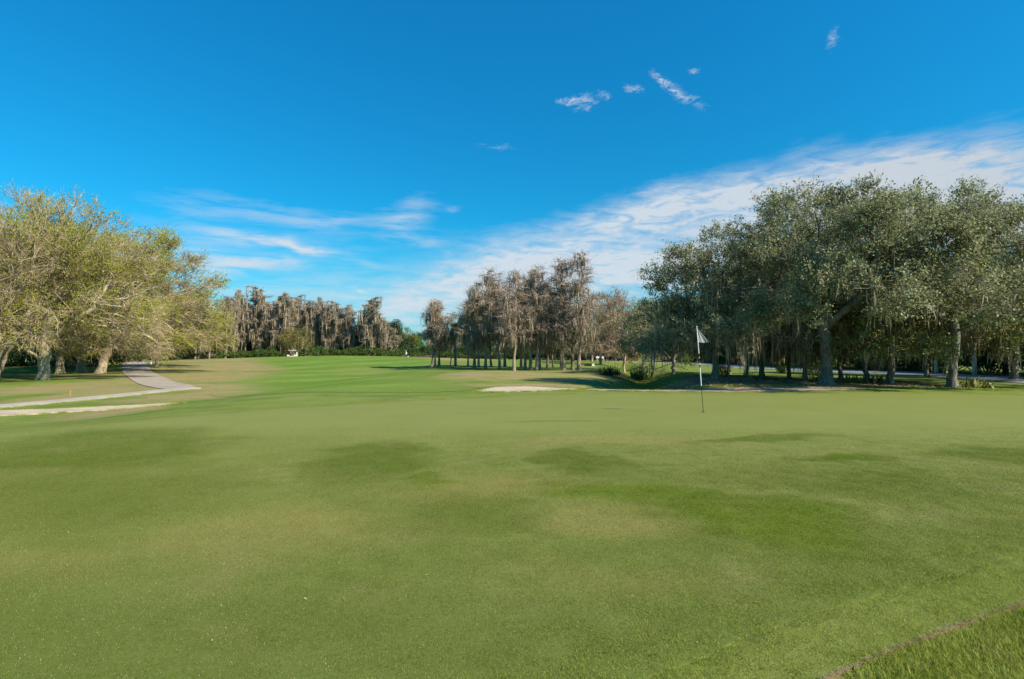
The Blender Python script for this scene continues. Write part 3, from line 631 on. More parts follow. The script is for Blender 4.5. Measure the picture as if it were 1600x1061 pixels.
# ------------------------------------------------------------------ tree machinery
def mst(att, trunk, bf=.35):
    """grow a skeleton through the attractors (shortest wiring with a path-length cost)"""
    n = len(att); nt = len(trunk); P = np.vstack([trunk, att]); par = np.full(nt + n, -1); par[1:nt] = np.arange(nt - 1)
    path = np.zeros(nt + n); path[1:nt] = np.cumsum(np.linalg.norm(np.diff(trunk, axis=0), axis=1))
    start = max(1, int(nt * .45))
    cost = np.full(n, 1e9); src = np.zeros(n, int)
    for j in range(start, nt):
        d = np.linalg.norm(att - P[j], axis=1) + bf * path[j] + np.where(att[:, 2] < P[j][2] - .3, .8, 0); k = d < cost; cost[k] = d[k]; src[k] = j
    todo = np.ones(n, bool); order = list(range(nt))
    for _ in range(n):
        c = np.where(todo, cost, 1e9); i_ = int(c.argmin()); todo[i_] = False; j = src[i_]; id_ = nt + i_
        par[id_] = j; path[id_] = path[j] + np.linalg.norm(P[id_] - P[j]); order.append(id_)
        d = np.linalg.norm(att - P[id_], axis=1) + bf * path[id_]; k = todo & (d < cost); cost[k] = d[k]; src[k] = id_
    return P, par, order
def radii(P, par, order, r0, p):
    acc = np.zeros(len(P)); kids = np.bincount(par[par >= 0], minlength=len(P))
    for i_ in reversed(order):
        if kids[i_] == 0: acc[i_] = r0 ** p
        if par[i_] >= 0: acc[par[i_]] += acc[i_]
    return acc ** (1 / p), kids
def limbs(P, par, order, rad, minr=0., rng=None, flare=1.5, maxr=9):
    rad = np.minimum(rad, maxr)
    ch = {}
    for i_ in order:
        if par[i_] >= 0: ch.setdefault(par[i_], []).append(i_)
    V, F, n = [], {}, 0; stack = [(order[0], None)]
    while stack:
        s, prev = stack.pop(); pts = [] if prev is None else [P[prev]]; rs = [] if prev is None else [min(rad[s] * 1.1, rad[prev])]
        k = s
        while True:
            pts.append(P[k]); rs.append(rad[k]); c = sorted(ch.get(k, []), key=lambda q: -rad[q])
            for q in c[1:]:
                if rad[q] >= minr: stack.append((q, k))
            if not c or rad[c[0]] < minr: break
            k = c[0]
        if len(pts) < 2: continue
        A = np.array(pts); r_ = np.array(rs)
        if len(A) > 2:   # smooth the run
            B = A.copy(); B[1:-1] = .25 * A[:-2] + .5 * A[1:-1] + .25 * A[2:]; A = B
        if rng is not None and r_.max() > .05:   # subdivide and gnarl
            t = np.linspace(0, len(A) - 1, (len(A) - 1) * 2 + 1); A = np.column_stack([np.interp(t, range(len(A)), A[:, q]) for q in range(3)]); r_ = np.interp(t, range(len(r_)), r_)
            nz = rng.normal(0, 1, A.shape) * np.minimum(r_[:, None] * .35, .04); nz[0] = 0; A = A + nz
        if prev is None: r_[0] *= flare; r_[1] *= 1 + (flare - 1) * .35
        sd_ = 10 if r_.max() > .2 else 6 if r_.max() > .05 else 4 if r_.max() > .02 else 3
        v, f = tube_np(A, r_, sd_)
        if prev is None and flare > 1.2:   # root buttresses
            a = np.arange(sd_) % 2; v[:sd_][a == 1, :2] = A[0, :2] + (v[:sd_][a == 1, :2] - A[0, :2]) * 1.25
        V.append(v); F.setdefault(4, []).append(f + n); n += len(v)
    return np.concatenate(V), np.concatenate(F[4])
def leaves(C, size, rng, up=.3, aspect=.55):
    n = len(C); d = rng.normal(0, 1, (n, 3)); d /= np.linalg.norm(d, axis=1)[:, None]
    nn = rng.normal(0, 1, (n, 3)); nn[:, 2] += up * 3; nn -= (nn * d).sum(1)[:, None] * d; nn /= np.linalg.norm(nn, axis=1)[:, None] + 1e-9
    s = np.cross(d, nn); L = (size * rng.uniform(.6, 1.35, n))[:, None]
    V = np.stack([C - d * L * .5, C + s * L * aspect * .5 - d * L * .05, C + d * L * .5, C - s * L * aspect * .5 - d * L * .05], 1).reshape(-1, 3)
    return V, np.arange(4 * n).reshape(-1, 4)
def twigs(C, D, L, w, rng, droop=0.):
    """thin three sided slivers, C start points, D directions; two segments each"""
    n = len(C); L = (L * rng.uniform(.5, 1.4, n))[:, None]
    D = D / (np.linalg.norm(D, axis=1)[:, None] + 1e-9); s = np.cross(D, rng.normal(0, 1, (n, 3))); s /= np.linalg.norm(s, axis=1)[:, None] + 1e-9; s *= w * .5
    mid = C + D * L * .5 + rng.normal(0, .06, (n, 3)) * L; end = mid + (D + rng.normal(0, .28, (n, 3)) + np.array([0, 0, -droop])) * L * .5
    V = np.stack([C - s, C + s, mid + s * .7, mid - s * .7, end], 1).reshape(-1, 3); b = np.arange(n) * 5
    return V, np.stack([b, b + 1, b + 2, b + 3], -1), np.stack([b + 3, b + 2, b + 4], -1)
def moss_strands(C, L, w, rng, k=6, spread=.14):
    """bunches of hanging strands from points C"""
    C = np.repeat(C, k, 0) + rng.normal(0, spread, (len(C) * k, 3)) * np.array([1, 1, .35]); n = len(C)
    Ls = np.repeat(L * rng.uniform(.45, 1.5, n // k), k) * rng.uniform(.5, 1.1, n) if n else np.zeros(0)
    a = rng.uniform(0, pi, n); s = np.column_stack([np.cos(a), np.sin(a), np.zeros(n)]) * (w * rng.uniform(.5, 1.4, n))[:, None] * .5
    P0 = C; P1 = C + np.column_stack([rng.normal(0, .03, n), rng.normal(0, .03, n), -Ls * .35]); P2 = P1 + np.column_stack([rng.normal(0, .04, n), rng.normal(0, .04, n), -Ls * .35]); P3 = P2 + np.column_stack([rng.normal(0, .05, n), rng.normal(0, .05, n), -Ls * .3])
    V = np.stack([P0 - s * .5, P0 + s * .5, P1 + s, P1 - s, P2 + s * .75, P2 - s * .75, P3], 1).reshape(-1, 3); b = np.arange(n) * 7
    return V, np.concatenate([np.stack([b, b + 1, b + 2, b + 3], -1), np.stack([b + 3, b + 2, b + 4, b + 5], -1)]), np.stack([b + 5, b + 4, b + 6], -1)

def clumped(rng, n_cl, per, rad, env, cr=1.0):
    """attractors in clumps inside an envelope; env(rng, n) -> centres"""
    c = env(rng, n_cl); out = []
    for q in c:
        k = rng.normal(0, 1, (per, 3)); k /= np.linalg.norm(k, axis=1)[:, None]; k *= (rng.random((per, 1)) ** .5) * cr * rng.uniform(.6, 1.25) * np.array([1, 1, .62])
        out.append(q + k)
    return np.concatenate(out)
def dome(rx, ry, z0, z1, off=(0, 0), shell=.45, low=.0, skirt=0.):
    def env(rng, n):
        out = []
        while len(out) < n:
            d = rng.normal(0, 1, 3); d /= np.linalg.norm(d)
            if d[2] < low: continue
            r = shell + (1 - shell) * rng.random() ** .6
            h = max(d[2], -.25) * r
            p = np.array([off[0] + d[0] * r * rx, off[1] + d[1] * r * ry, z0 + (z1 - z0) * h])
            if h < .3: p[2] += -skirt * (math.hypot(d[0], d[1]) * r) ** 2
            out.append(p)
        return np.array(out)
    return env

def moss_obj(e, a, b, c, r):
    o = add('hanging_moss', mesh_np('hanging_moss', a, [b, c], M['moss'], rnd=r), e); o['kind'] = 'stuff'
def finish_tree(root_name, V, F, bark, crown, leaf, tw=None, tmat=None, moss=None, extra=None):
    e = empty(root_name, (0, 0, 0)); add('trunk', mesh_np('trunk', V, F, bark, smooth=True), e)
    if crown is not None:
        add('crown', mesh_np('crown', crown[0], [crown[1]], leaf, rnd=crown[2]), e)
    if tw is not None: add('twigs', mesh_np('twigs', tw[0], [tw[1], tw[2]], tmat, rnd=np.tile(tw[3], 2)), e)['kind'] = 'stuff'
    if moss is not None: moss_obj(e, moss[0], moss[1], moss[2], np.tile(moss[3], 3))
    return e

def make_oak(seed, rx, ry, z0, z1, ht, n_cl=90, per=16, lpn=34, leaf=.085, off=(0, 0), lean=(0, 0), r0=.011, mat='oak_leaf', moss=.35, mossL=.8, low=-.18, skirt=1.2, cr=1.05, name='live_oak', bark='oak_bark', maxr=9, spray=.62, shell=.45, p=2.25, twn=0, flare=1.6, bf=.3):
    rng = np.random.default_rng(seed)
    t = np.linspace(0, 1, 6); trunk = np.column_stack([lean[0] * t ** 1.4 * ht + rng.normal(0, .05, 6), lean[1] * t ** 1.4 * ht + rng.normal(0, .05, 6), t * ht]); trunk[0] = (0, 0, -.15)
    att = clumped(rng, n_cl, per, None, dome(rx, ry, z0, z1, off, shell, low, skirt), cr)
    att = np.vstack([att, dome(rx * .6, ry * .6, z0, z0 + (z1 - z0) * .7, off, .1, 0.)(rng, n_cl // 2)])
    att = att[att[:, 2] > ht * .55]
    P, par, order = mst(att, trunk, bf); rad, kids = radii(P, par, order, r0, p)
    V, F = limbs(P, par, order, rad, 0, rng, flare, maxr)
    tip = np.array([i_ for i_ in order if i_ >= 6 and rad[i_] < r0 * 2.6])
    # leafy sprays: a few short twigs leave every outer node, leaves sit along them
    ns = 4; cen = np.array([off[0], off[1], z0 - .5]); O = P[tip] - cen; O /= np.linalg.norm(O, axis=1)[:, None] + 1e-9
    T = np.repeat(P[tip], ns, 0); D = np.repeat(O * .75 + np.array([0, 0, .12]), ns, 0) + rng.normal(0, .55, (len(T), 3)); D /= np.linalg.norm(D, axis=1)[:, None]
    TL = spray * rng.uniform(.5, 1.3, len(T)); per_t = max(3, lpn // ns)
    C = np.repeat(T, per_t, 0) + np.repeat(D * TL[:, None], per_t, 0) * rng.random((len(T) * per_t, 1)) ** .8; C = C + rng.normal(0, 1, C.shape) * np.array([.085, .085, .055])
    lv, lf = leaves(C, leaf, rng, up=.45)
    cl = np.repeat(rng.random(len(tip)), ns * per_t); rn = np.clip(.5 * rng.random(len(C)) + .5 * cl, 0, 1)
    a, b, c = twigs(T, D, spray, .016, rng); tw = (a, b, c, rng.random(len(c)))
    ms = None
    if moss:
        cand = np.array([i_ for i_ in order if i_ >= 6 and P[i_, 2] < z0 + (z1 - z0) * .28]); sel = cand[rng.random(len(cand)) < moss]
        if len(sel):
            a, b, c = moss_strands(P[sel], mossL, .05, rng, k=4, spread=.09); ms = (a, b, c, rng.random(len(c)))
    return finish_tree(name, V, F, M[bark], (lv, lf, rn), M[mat], tw, M['oak_twig'], ms)

def make_spring(seed, rx, ry, z0, z1, ht, off=(0, 0), lean=(0, 0), n_cl=120, per=15, twn=8, lpn=10, name='budding_tree', leaf=.085, mat='spring_leaf', rust=.3, r0=.012, w=.022, flare=1.4, tl=.85, maxr=9):
    rng = np.random.default_rng(seed)
    t = np.linspace(0, 1, 6); trunk = np.column_stack([lean[0] * t ** 1.2 * ht, lean[1] * t ** 1.2 * ht, t * ht]) + rng.normal(0, .05, (6, 3)); trunk[0] = (0, 0, -.2)
    att = clumped(rng, n_cl, per, None, dome(rx, ry, z0, z1, off, .35, -.3, 1.5), 1.3)
    att = np.vstack([att, dome(rx * .6, ry * .6, z0, z0 + (z1 - z0) * .8, off, .1, 0.)(rng, n_cl)]); att = att[att[:, 2] > ht * .5]
    P, par, order = mst(att, trunk, .42); rad, kids = radii(P, par, order, r0, 2.15)
    V, F = limbs(P, par, order, rad, 0, rng, flare, maxr)
    tip = np.array([i_ for i_ in order if i_ >= 6 and rad[i_] < r0 * 3.2])
    T = np.repeat(P[tip], twn, 0) + rng.normal(0, .05, (len(tip) * twn, 3)); G = P[tip] - P[par[tip]]; G /= np.linalg.norm(G, axis=1)[:, None] + 1e-9
    O = P[tip] - np.array([off[0], off[1], z0 - 1]); O /= np.linalg.norm(O, axis=1)[:, None] + 1e-9
    D = np.repeat(G * .5 + O * .9, twn, 0) + rng.normal(0, .55, (len(T), 3)); a, b, c = twigs(T, D, tl, w, rng, droop=.15)
    tw = (a, b, c, rng.random(len(c)))
    # buds and young leaves sit along the outer half of the twigs
    k = rng.random(len(tip)) < 1
    ends = a.reshape(-1, 5, 3)[:, 4]; mids = a.reshape(-1, 5, 3)[:, 2]
    q = P[tip]; fld = np.sin(q[:, 0] * 1.1 + seed) * np.sin(q[:, 2] * 1.3 + 1.) + .6 * np.sin(q[:, 1] * .9 + q[:, 0] * .5) + rng.normal(0, .35, len(tip)) + .25
    wgt = np.clip(.12 + fld, .08, 1.2); wgt = np.repeat(wgt / wgt.sum(), twn) / twn
    nL = len(tip) * lpn; ix = rng.choice(len(ends), nL, p=wgt / wgt.sum()); f = rng.random((nL, 1)); C = mids[ix] * (1 - f) + ends[ix] * f + rng.normal(0, .035, (nL, 3))
    lv, lf = leaves(C, leaf, rng, up=.2, aspect=.6)
    e = finish_tree(name, V, F, M['elm_bark'], (lv, lf, rng.random(nL)), M[mat], tw, M['twig'])
    return e

def make_cypress(seed, h, rad, clear=.3, name='bald_cypress', n_br=70, twn=26, moss=1.0, top='flat', w=.036, tr=.15, mossL=1.1, lpn=0):
    rng = np.random.default_rng(seed)
    t = np.linspace(0, 1, 9); bend = rng.normal(0, .25, 2)
    tp = np.column_stack([bend[0] * np.sin(t * 2.5) + rng.normal(0, .05, 9), bend[1] * np.sin(t * 2.1) + rng.normal(0, .05, 9), t * h * .97]); tp[0] = (0, 0, -.3)
    rr_ = tr * (1 - t * .86); V, F = tube_np(tp, rr_ * np.where(t < .05, 1.7, np.where(t < .15, 1.1, 1)), 8); Vs, Fs, n = [V], [F], len(V)
    T, D, MS = [], [], []
    for k in range(n_br):
        f = clear + (1 - clear) * (k + rng.random()) / n_br
        q = np.array([np.interp(f, t, tp[:, j]) for j in range(3)]); az = rng.uniform(0, 2 * pi); g_ = (f - clear) / (1 - clear)
        if top == 'flat': L = rad * (.55 + .6 * math.sin(min(g_ * 1.25, 1) * 2.6)) * rng.uniform(.35, 1.1) * (1.0 if g_ < .9 else .65)
        else: L = rad * (1 - g_) ** .62 * rng.uniform(.45, 1.15) * (.55 + .45 * min(1, g_ * 5)) + .25
        el = rng.uniform(.1, .55) + (.35 * g_ if top != 'flat' else .1)
        m_ = 6; s = np.linspace(0, 1, m_); dv = np.array([math.cos(az), math.sin(az)])
        pts = np.column_stack([q[0] + dv[0] * L * s, q[1] + dv[1] * L * s, q[2] + L * (math.tan(el) * s - .38 * s * s)]) + rng.normal(0, .05, (m_, 3)) * s[:, None] * L * .5
        v, f_ = tube_np(pts, np.linspace(.035 + .02 * (1 - g_), .008, m_) * (tr / .15) * .8 * min(1.2, .5 + L / 3), 4); Vs.append(v); Fs.append(f_ + n); n += len(v)
        c = int(twn * (L / rad) * 1.2) + 4; ss = rng.uniform(.15, 1.0, c); B = np.column_stack([np.interp(ss, s, pts[:, j]) for j in range(3)])
        T.append(B); D.append(np.column_stack([dv[0] * .6 + rng.normal(0, .7, c), dv[1] * .6 + rng.normal(0, .7, c), rng.normal(.12, .45, c)]))
        cm = rng.poisson(moss * 2.2 * L / rad * (1.25 - g_ * .8)); sm = rng.uniform(.1, .98, cm)
        if cm: MS.append(np.column_stack([np.interp(sm, s, pts[:, j]) for j in range(3)]))
    T = np.concatenate(T); D = np.concatenate(D); a, b, c = twigs(T, D, .62, w, rng, droop=.1)
    # second order twigs
    e1 = a.reshape(-1, 5, 3); T2 = np.concatenate([e1[:, 2], e1[:, 4]]); D2 = rng.normal(0, 1, T2.shape); a2, b2, c2 = twigs(T2, D2, .32, w * .7, rng, droop=.2)
    A = np.concatenate([a, a2]); Bq = np.concatenate([b, b2 + len(a)]); Ct = np.concatenate([c, c2 + len(a)])
    rn = rng.random(len(Ct))
    e = empty(name, (0, 0, 0)); add('trunk', mesh_np('trunk', np.concatenate(Vs), np.concatenate(Fs), M['cyp_bark'], smooth=True), e)
    add('crown', mesh_np('crown', A, [Bq, Ct], M['cyp_twig' if h < 14 else 'far_twig'], rnd=np.tile(rn, 2)), e)
    if MS and moss > 0:
        x, y, z = moss_strands(np.concatenate(MS), mossL, .075 if h < 14 else .13, rng, k=7, spread=.16)
        moss_obj(e, x, y, z, np.tile(rng.random(len(z)), 3))
    return e

def make_bush(seed, rx, h, n, leaf, mat, name, stems=5, cl=26, sig=.3, bark='cyp_bark', zb=.0):
    rng = np.random.default_rng(seed); cc = []
    while len(cc) < cl:
        d = rng.normal(0, 1, 3); d /= np.linalg.norm(d); r = .35 + .62 * rng.random() ** .5
        p = np.array([d[0] * r * rx, d[1] * r * rx, zb + (h - zb) * (.5 + .5 * d[2] * r)])
        cc.append(p)
    cc = np.array(cc); cs = rx * .30
    ix = rng.integers(0, cl, n); q = rng.normal(0, 1, (n, 3)); q /= np.linalg.norm(q, axis=1)[:, None]; C = cc[ix] + q * (rng.random((n, 1)) ** .4) * cs * np.array([1, 1, .8]) * rng.uniform(.6, 1.3, cl)[ix][:, None]
    C = C[C[:, 2] > .03]; lv, lf = leaves(C, leaf, rng, up=.35)
    b = MB()
    for k in range(min(cl, stems * 3)):
        e_ = cc[k]; s0 = np.array([rng.normal(0, .08 * rx), rng.normal(0, .08 * rx), -.1]); mid = (s0 * .5 + e_ * .5) + rng.normal(0, .08 * rx, 3); mid[2] *= .85
        b.tube([s0, mid, e_], [.02 * rx + .01, .014 * rx + .006, .005], 5, cap=False)
    e = empty(name, (0, 0, 0)); b.build('stems' if stems != 1 else 'trunk', M[bark], e, smooth=True)
    add('foliage' if stems != 1 else 'crown', mesh_np('foliage', lv, lf, M[mat], rnd=rng.random(len(lf))), e)
    return e

def make_far_tree(seed, rx, h, n, leaf, mat, name, cl=34, ht=.3):
    rng = np.random.default_rng(seed); z0 = h * .42
    cc = dome(rx, rx, z0, h, (0, 0), .3, -.6, .5)(rng, cl); cc[:, 2] = np.maximum(cc[:, 2], h * .2)
    ix = rng.integers(0, cl, n); q = rng.normal(0, 1, (n, 3)); q /= np.linalg.norm(q, axis=1)[:, None]
    C = cc[ix] + q * (rng.random((n, 1)) ** .4) * rx * .33 * np.array([1, 1, .75]) * rng.uniform(.6, 1.3, cl)[ix][:, None]
    lv, lf = leaves(C, leaf, rng, up=.35); b = MB(); b.tube([(0, 0, -.2), (.1, 0, h * .2), (0, .1, h * .55)], [.022 * h + .03, .016 * h + .02, .01 * h], 7, cap=False)
    for k in range(min(14, cl)): b.tube([(0, .05, h * rng.uniform(.18, .45)), cc[k] * np.array([.5, .5, 1]) * .95, cc[k]], [.009 * h, .006 * h, .01], 4, cap=False)
    e = empty(name, (0, 0, 0)); b.build('trunk', M['oak_bark'], e, smooth=True)
    add('crown', mesh_np('crown', lv, lf, M[mat], rnd=rng.random(len(lf))), e); return e

def make_palm(seed, h, name='cabbage_palm', r=.17, nf=26, fl=1.15):
    rng = np.random.default_rng(seed); b = MB()
    zs = np.linspace(-.1, h, 14); b.tube([(math.sin(z * .5) * .08, 0, z) for z in zs], [r * (1.25 if k == 0 else 1 + .1 * (k % 2)) for k in range(14)], 9)
    e = empty(name, (0, 0, 0)); b.build('trunk', M['palm_trunk'], e, smooth=True); V, F, n = [], [], 0
    for k in range(nf):
        az = rng.uniform(0, 2 * pi); el = rng.uniform(-1.1, 1.25); st = .75 * fl
        d = np.array([math.cos(az) * math.cos(el), math.sin(az) * math.cos(el), math.sin(el)]); c0 = np.array([math.sin(h * .5) * .08, 0, h]); hub = c0 + d * st
        side = np.cross(d, [0, 0, 1]); side /= np.linalg.norm(side) + 1e-9; upv = np.cross(side, d)
        for j in range(17):
            a = (j / 16 - .5) * 4.0; dd = d * math.cos(a) + side * math.sin(a); L = fl * (1 - .25 * abs(a) / 2) * rng.uniform(.8, 1.1)
            tip = hub + dd * L * .75 + np.array([0, 0, -.18 * L]); mid = hub + dd * L * .45 + upv * .05; pw = np.cross(dd, upv) * .028
            V += [hub - pw * .4, hub + pw * .4, mid + pw, mid - pw, tip]; F += [(n, n + 1, n + 2, n + 3), (n + 3, n + 2, n + 4, n + 4)]; n += 5
        pv = side * .015; V += [c0 - pv, c0 + pv, hub + pv, hub - pv, hub]; F += [(n, n + 1, n + 2, n + 3), (n + 3, n + 2, n + 4, n + 4)]; n += 5
    q = np.array([f for f in F if f[2] != f[3]]); t_ = np.array([f[:3] for f in F if f[2] == f[3]])
    add('crown', mesh_np('crown', np.array(V), [q, t_], M['frond'], rnd=rng.random(len(q) + len(t_))), e); return e

PROTO_USED = set()
def place(proto, px, d, label, cat, group=None, rz=0., s=1.0, sz=None, dz=0.):
    """first use moves the prototype, later ones copy it with its parts"""
    o = proto if proto.name not in PROTO_USED else copy_tree(proto)
    PROTO_USED.add(proto.name)
    x = at(px, d); o.location = (x, d, Hs(x, d) + dz); o.rotation_euler = (0, 0, rz); o.scale = (s, s, sz or s)
    tag(o, label, cat, group); return o
ORD = ['first', 'second', 'third', 'fourth', 'fifth', 'sixth', 'seventh', 'eighth', 'ninth', 'tenth', 'eleventh', 'twelfth', 'thirteenth', 'fourteenth', 'fifteenth', 'sixteenth', 'seventeenth', 'eighteenth', 'nineteenth', 'twentieth', 'twenty-first', 'twenty-second', 'twenty-third', 'twenty-fourth', 'twenty-fifth', 'twenty-sixth', 'twenty-seventh', 'twenty-eighth', 'twenty-ninth', 'thirtieth', 'thirty-first', 'thirty-second', 'thirty-third', 'thirty-fourth', 'thirty-fifth', 'thirty-sixth', 'thirty-seventh', 'thirty-eighth']

# ------------------------------------------------------------------ right: live oaks
G_OAK = 'live oaks in the grove on the right'
oakB = make_oak(11, 6.6, 6.0, 3.8, 8.9, 2.6, n_cl=118, per=17, lpn=52, leaf=.105, off=(.6, 0), r0=.0135, mossL=.8, moss=.14, low=-.15, skirt=.9, flare=1.95)
place(oakB, 1290, 26.2, 'largest live oak on the right with a thick flared grey green trunk', 'tree', G_OAK)
oakA = make_oak(12, 4.1, 4.0, 3.3, 7.9, 2.4, n_cl=80, per=15, lpn=48, leaf=.105, off=(1.0, 0), mossL=1.2, moss=.6, low=-.25, skirt=1.0)
place(oakA, 1116, 29.5, 'live oak behind the flag with pale moss hanging low beside its trunk', 'tree', G_OAK)
oakC = make_oak(13, 5.0, 4.6, 3.9, 8.9, 2.5, n_cl=84, per=16, lpn=52, leaf=.105, off=(.3, .3), lean=(.05, 0), mossL=.7, moss=.08, r0=.0115, low=-.1, skirt=.8)
place(oakC, 1487, 25.4, 'live oak with a slim sunlit brown trunk beside low pale plants at right', 'tree', G_OAK)
oakD = make_oak(14, 4.2, 4.0, 3.1, 6.8, 2.3, n_cl=75, per=15, lpn=48, leaf=.105, lean=(.14, 0), off=(.1, -.4), mat='oak_leaf_olive', mossL=.8, moss=.5)
place(oakD, 1391, 28.2, 'olive-lit oak with paired dark stems between the largest oak and the slim trunk', 'tree', G_OAK)
place(oakC, 1655, 28.5, 'live oak cut off by the right edge of the photo', 'tree', G_OAK, rz=2.1, s=1.02)
place(oakB, 1585, 36.5, 'tall live oak behind the slim sunlit trunk at far right', 'tree', G_OAK, rz=1.2, s=.8, sz=.95)
place(oakD, 1352, 31.0, 'thin-stemmed oak with a moss-wrapped root, just right of the largest oak', 'tree', G_OAK, rz=2.6, s=.78, sz=.95)
place(oakA, 1312, 33.5, 'narrow dark oak stem seen close behind the right side of the largest trunk', 'tree', G_OAK, rz=1.7, s=.75, sz=1.1)
place(oakA, 1258, 33.0, 'dark oak stem just left of the largest trunk, in front of yellow-green leaves', 'tree', G_OAK, rz=4.1, s=.75, sz=1.15)
place(oakD, 1232, 35.5, 'leaning oak pair of thin stems left of the largest oak', 'tree', G_OAK, rz=3.6, s=.72, sz=1.1)
place(oakB, 1190, 36.0, 'broad dark oak trunk in the middle of the grove with deep shade around', 'tree', G_OAK, rz=3.0, s=.62, sz=.80)
place(oakA, 1166, 38.5, 'straight dark oak stem just left of the broad middle trunk', 'tree', G_OAK, rz=5.2, s=.8, sz=1.1)
place(oakD, 1139, 41, 'short forked oak directly right of the flag-side oak', 'tree', G_OAK, rz=.7, s=.85)
place(oakC, 1447, 40, 'shaded oak behind the paired stems, near the road', 'tree', G_OAK, rz=.9, s=.75, sz=.95)
oakL = make_oak(15, 3.9, 4.0, 3.3, 6.0, 1.7, n_cl=75, per=14, lpn=44, leaf=.13, mossL=1.0, moss=.3, flare=1.2)
place(oakL, 1052, 46, 'round dark oak with a short forked trunk left of the flag', 'tree', G_OAK)
bright = make_oak(16, 3.0, 3.0, 3.0, 5.6, 1.8, n_cl=45, per=12, lpn=30, leaf=.12, mat='bright_leaf', moss=0, name='bright_green_tree', r0=.009, flare=1.2)
place(bright, 1018, 52, 'small bright green tree at the left foot of the oak grove', 'tree')

# ------------------------------------------------------------------ left: budding trees
G_SP = 'budding bare-twigged trees on the left'
sp1 = make_spring(31, 7.4, 6.5, 5.2, 13.4, 3.3, n_cl=150, lean=(.05, 0), r0=.019, maxr=.36, lpn=30, off=(.5, 0))
place(sp1, 68, 41.5, 'budding tree with a thick upright patchy grey trunk near the left edge', 'tree', G_SP)
sp2 = make_spring(32, 7.0, 6.5, 5.0, 12.6, 3.2, n_cl=140, lean=(.45, 0), off=(3.0, 0), r0=.019, maxr=.36, lpn=28)
place(sp2, -12, 41, 'budding tree with a pale trunk leaning right at the left edge', 'tree', G_SP)
sp3 = make_spring(33, 8.6, 7.5, 5.6, 14.4, 3.6, n_cl=170, lean=(.35, 0), off=(3.4, 0), r0=.018, maxr=.40, lpn=33, tl=1.0, w=.028, leaf=.11)
place(sp3, 158, 57, 'widest budding tree, its crown reaching right over the cart path', 'tree', G_SP)
place(sp1, 128, 61, 'budding tree with a pale trunk behind and right of the patchy trunk', 'tree', G_SP, rz=2.2, s=1.1, sz=1.16)
place(sp2, -70, 46, 'budding tree mostly beyond the left edge of the photo', 'tree', G_SP, rz=.5, s=1.05)
place(sp3, 196, 92, 'slim budding tree with a dark trunk where the path enters the trees', 'tree', G_SP, rz=1.2, s=.86)
place(sp1, 95, 56, 'budding tree with twin short trunks between the patchy trunk and the widest tree', 'tree', G_SP, rz=4., s=.95)
rust = make_spring(34, 4.4, 4.4, 4.4, 9.5, 3.6, n_cl=80, off=(2.4, 0), lean=(.25, 0), mat='rust_leaf', lpn=15, tl=.95, w=.03, leaf=.11, name='rusty_budding_tree')
place(rust, 243, 71, 'rusty brown budding tree at the right end of the left trees', 'tree', G_SP)
place(rust, 258, 92, 'rusty budding tree above the upper end of the cart path', 'tree', G_SP, rz=.4, s=1.1, sz=1.15)

# ------------------------------------------------------------------ cypress cluster in the middle
G_CY = 'moss-hung cypresses in the middle clump'
cyA = make_cypress(41, 11.2, 2.3, .34, n_br=80, moss=.9, top='cone')
cyB = make_cypress(42, 10.2, 2.2, .30, n_br=70, moss=1.6, top='flat')
cyC = make_cypress(43, 9.6, 1.9, .26, n_br=64, moss=2.0, top='cone')
cyD = make_cypress(44, 8.0, 1.9, .30, n_br=50, moss=1.7, top='flat', tr=.12)
cyp = [(cyD, 674, 66, 1.0, .98, 'three-stemmed small cypress standing apart at the left of the clump, left stem'),
       (cyD, 680, 67, .9, 1.0, 'small cypress standing apart at the left of the clump, middle stem'),
       (cyC, 686, 68, .85, .80, 'small cypress standing apart at the left of the clump, right stem'),
       (cyD, 704, 69, .8, .85, 'slim pale cypress between the small apart group and the dark palm'),
       (cyD, 731, 66, .8, 1.0, 'first cypress right of the dark palm, thin and pale'),
       (cyC, 741, 60, 1.0, .88, 'cypress with a wide black flared foot near the left of the clump'),
       (cyB, 748, 64, .9, .88, 'thin pale stem right of the wide black foot'),
       (cyB, 758, 59, 1.0, 1.02, 'dark straight cypress with a layered top, left part of the clump'),
       (cyD, 768, 65, .9, 1.1, 'short stem in the gap left of the tallest left cypress'),
       (cyB, 781, 60, 1.05, .98, 'flat-topped cypress with pale trunk and dark shrub at its foot'),
       (cyC, 789, 64, 1.0, 1.0, 'dark cypress hidden behind the big pale trunk, left side'),
       (cyA, 803, 54, .95, .84, 'nearest cypress with the thickest pale sunlit trunk on the tan mound'),
       (cyC, 814, 62, .9, .98, 'thin cypress right behind the thickest pale trunk'),
       (cyB, 820, 57, .95, .92, 'slim pale trunk to the right of the tan mound'),
       (cyC, 829, 56, 1.0, 1.0, 'dark slender cypress left of the dark triple trunk'),
       (cyA, 838, 55, 1.05, .96, 'dark triple-trunk cypress with moss to the ground, centre of the clump'),
       (cyC, 843, 56.5, .9, .9, 'stem leaning on the dark triple trunk, its right side'),
       (cyD, 855, 61, .95, 1.15, 'thin cypress in the open gap right of the triple trunk'),
       (cyD, 865, 62, .9, 1.1, 'thin wavy cypress in the open gap, second from the triple trunk'),
       (cyB, 877, 60, .9, .98, 'pale thin cypress just left of the two tall pointed ones'),
       (cyA, 881, 55, 1.15, .95, 'left one of the two tall pointed cypresses at the clump right'),
       (cyA, 904, 54.5, 1.25, 1.07, 'rightmost and tallest pointed cypress of the middle clump')]
for k, (pr, px, d, s, sz, lab) in enumerate(cyp):
    place(pr, px, d, lab, 'tree', G_CY, rz=k * 1.93, s=s * (.80 + .07 * (k % 3)), sz=sz * (.96 + .035 * ((k * 7) % 3)))
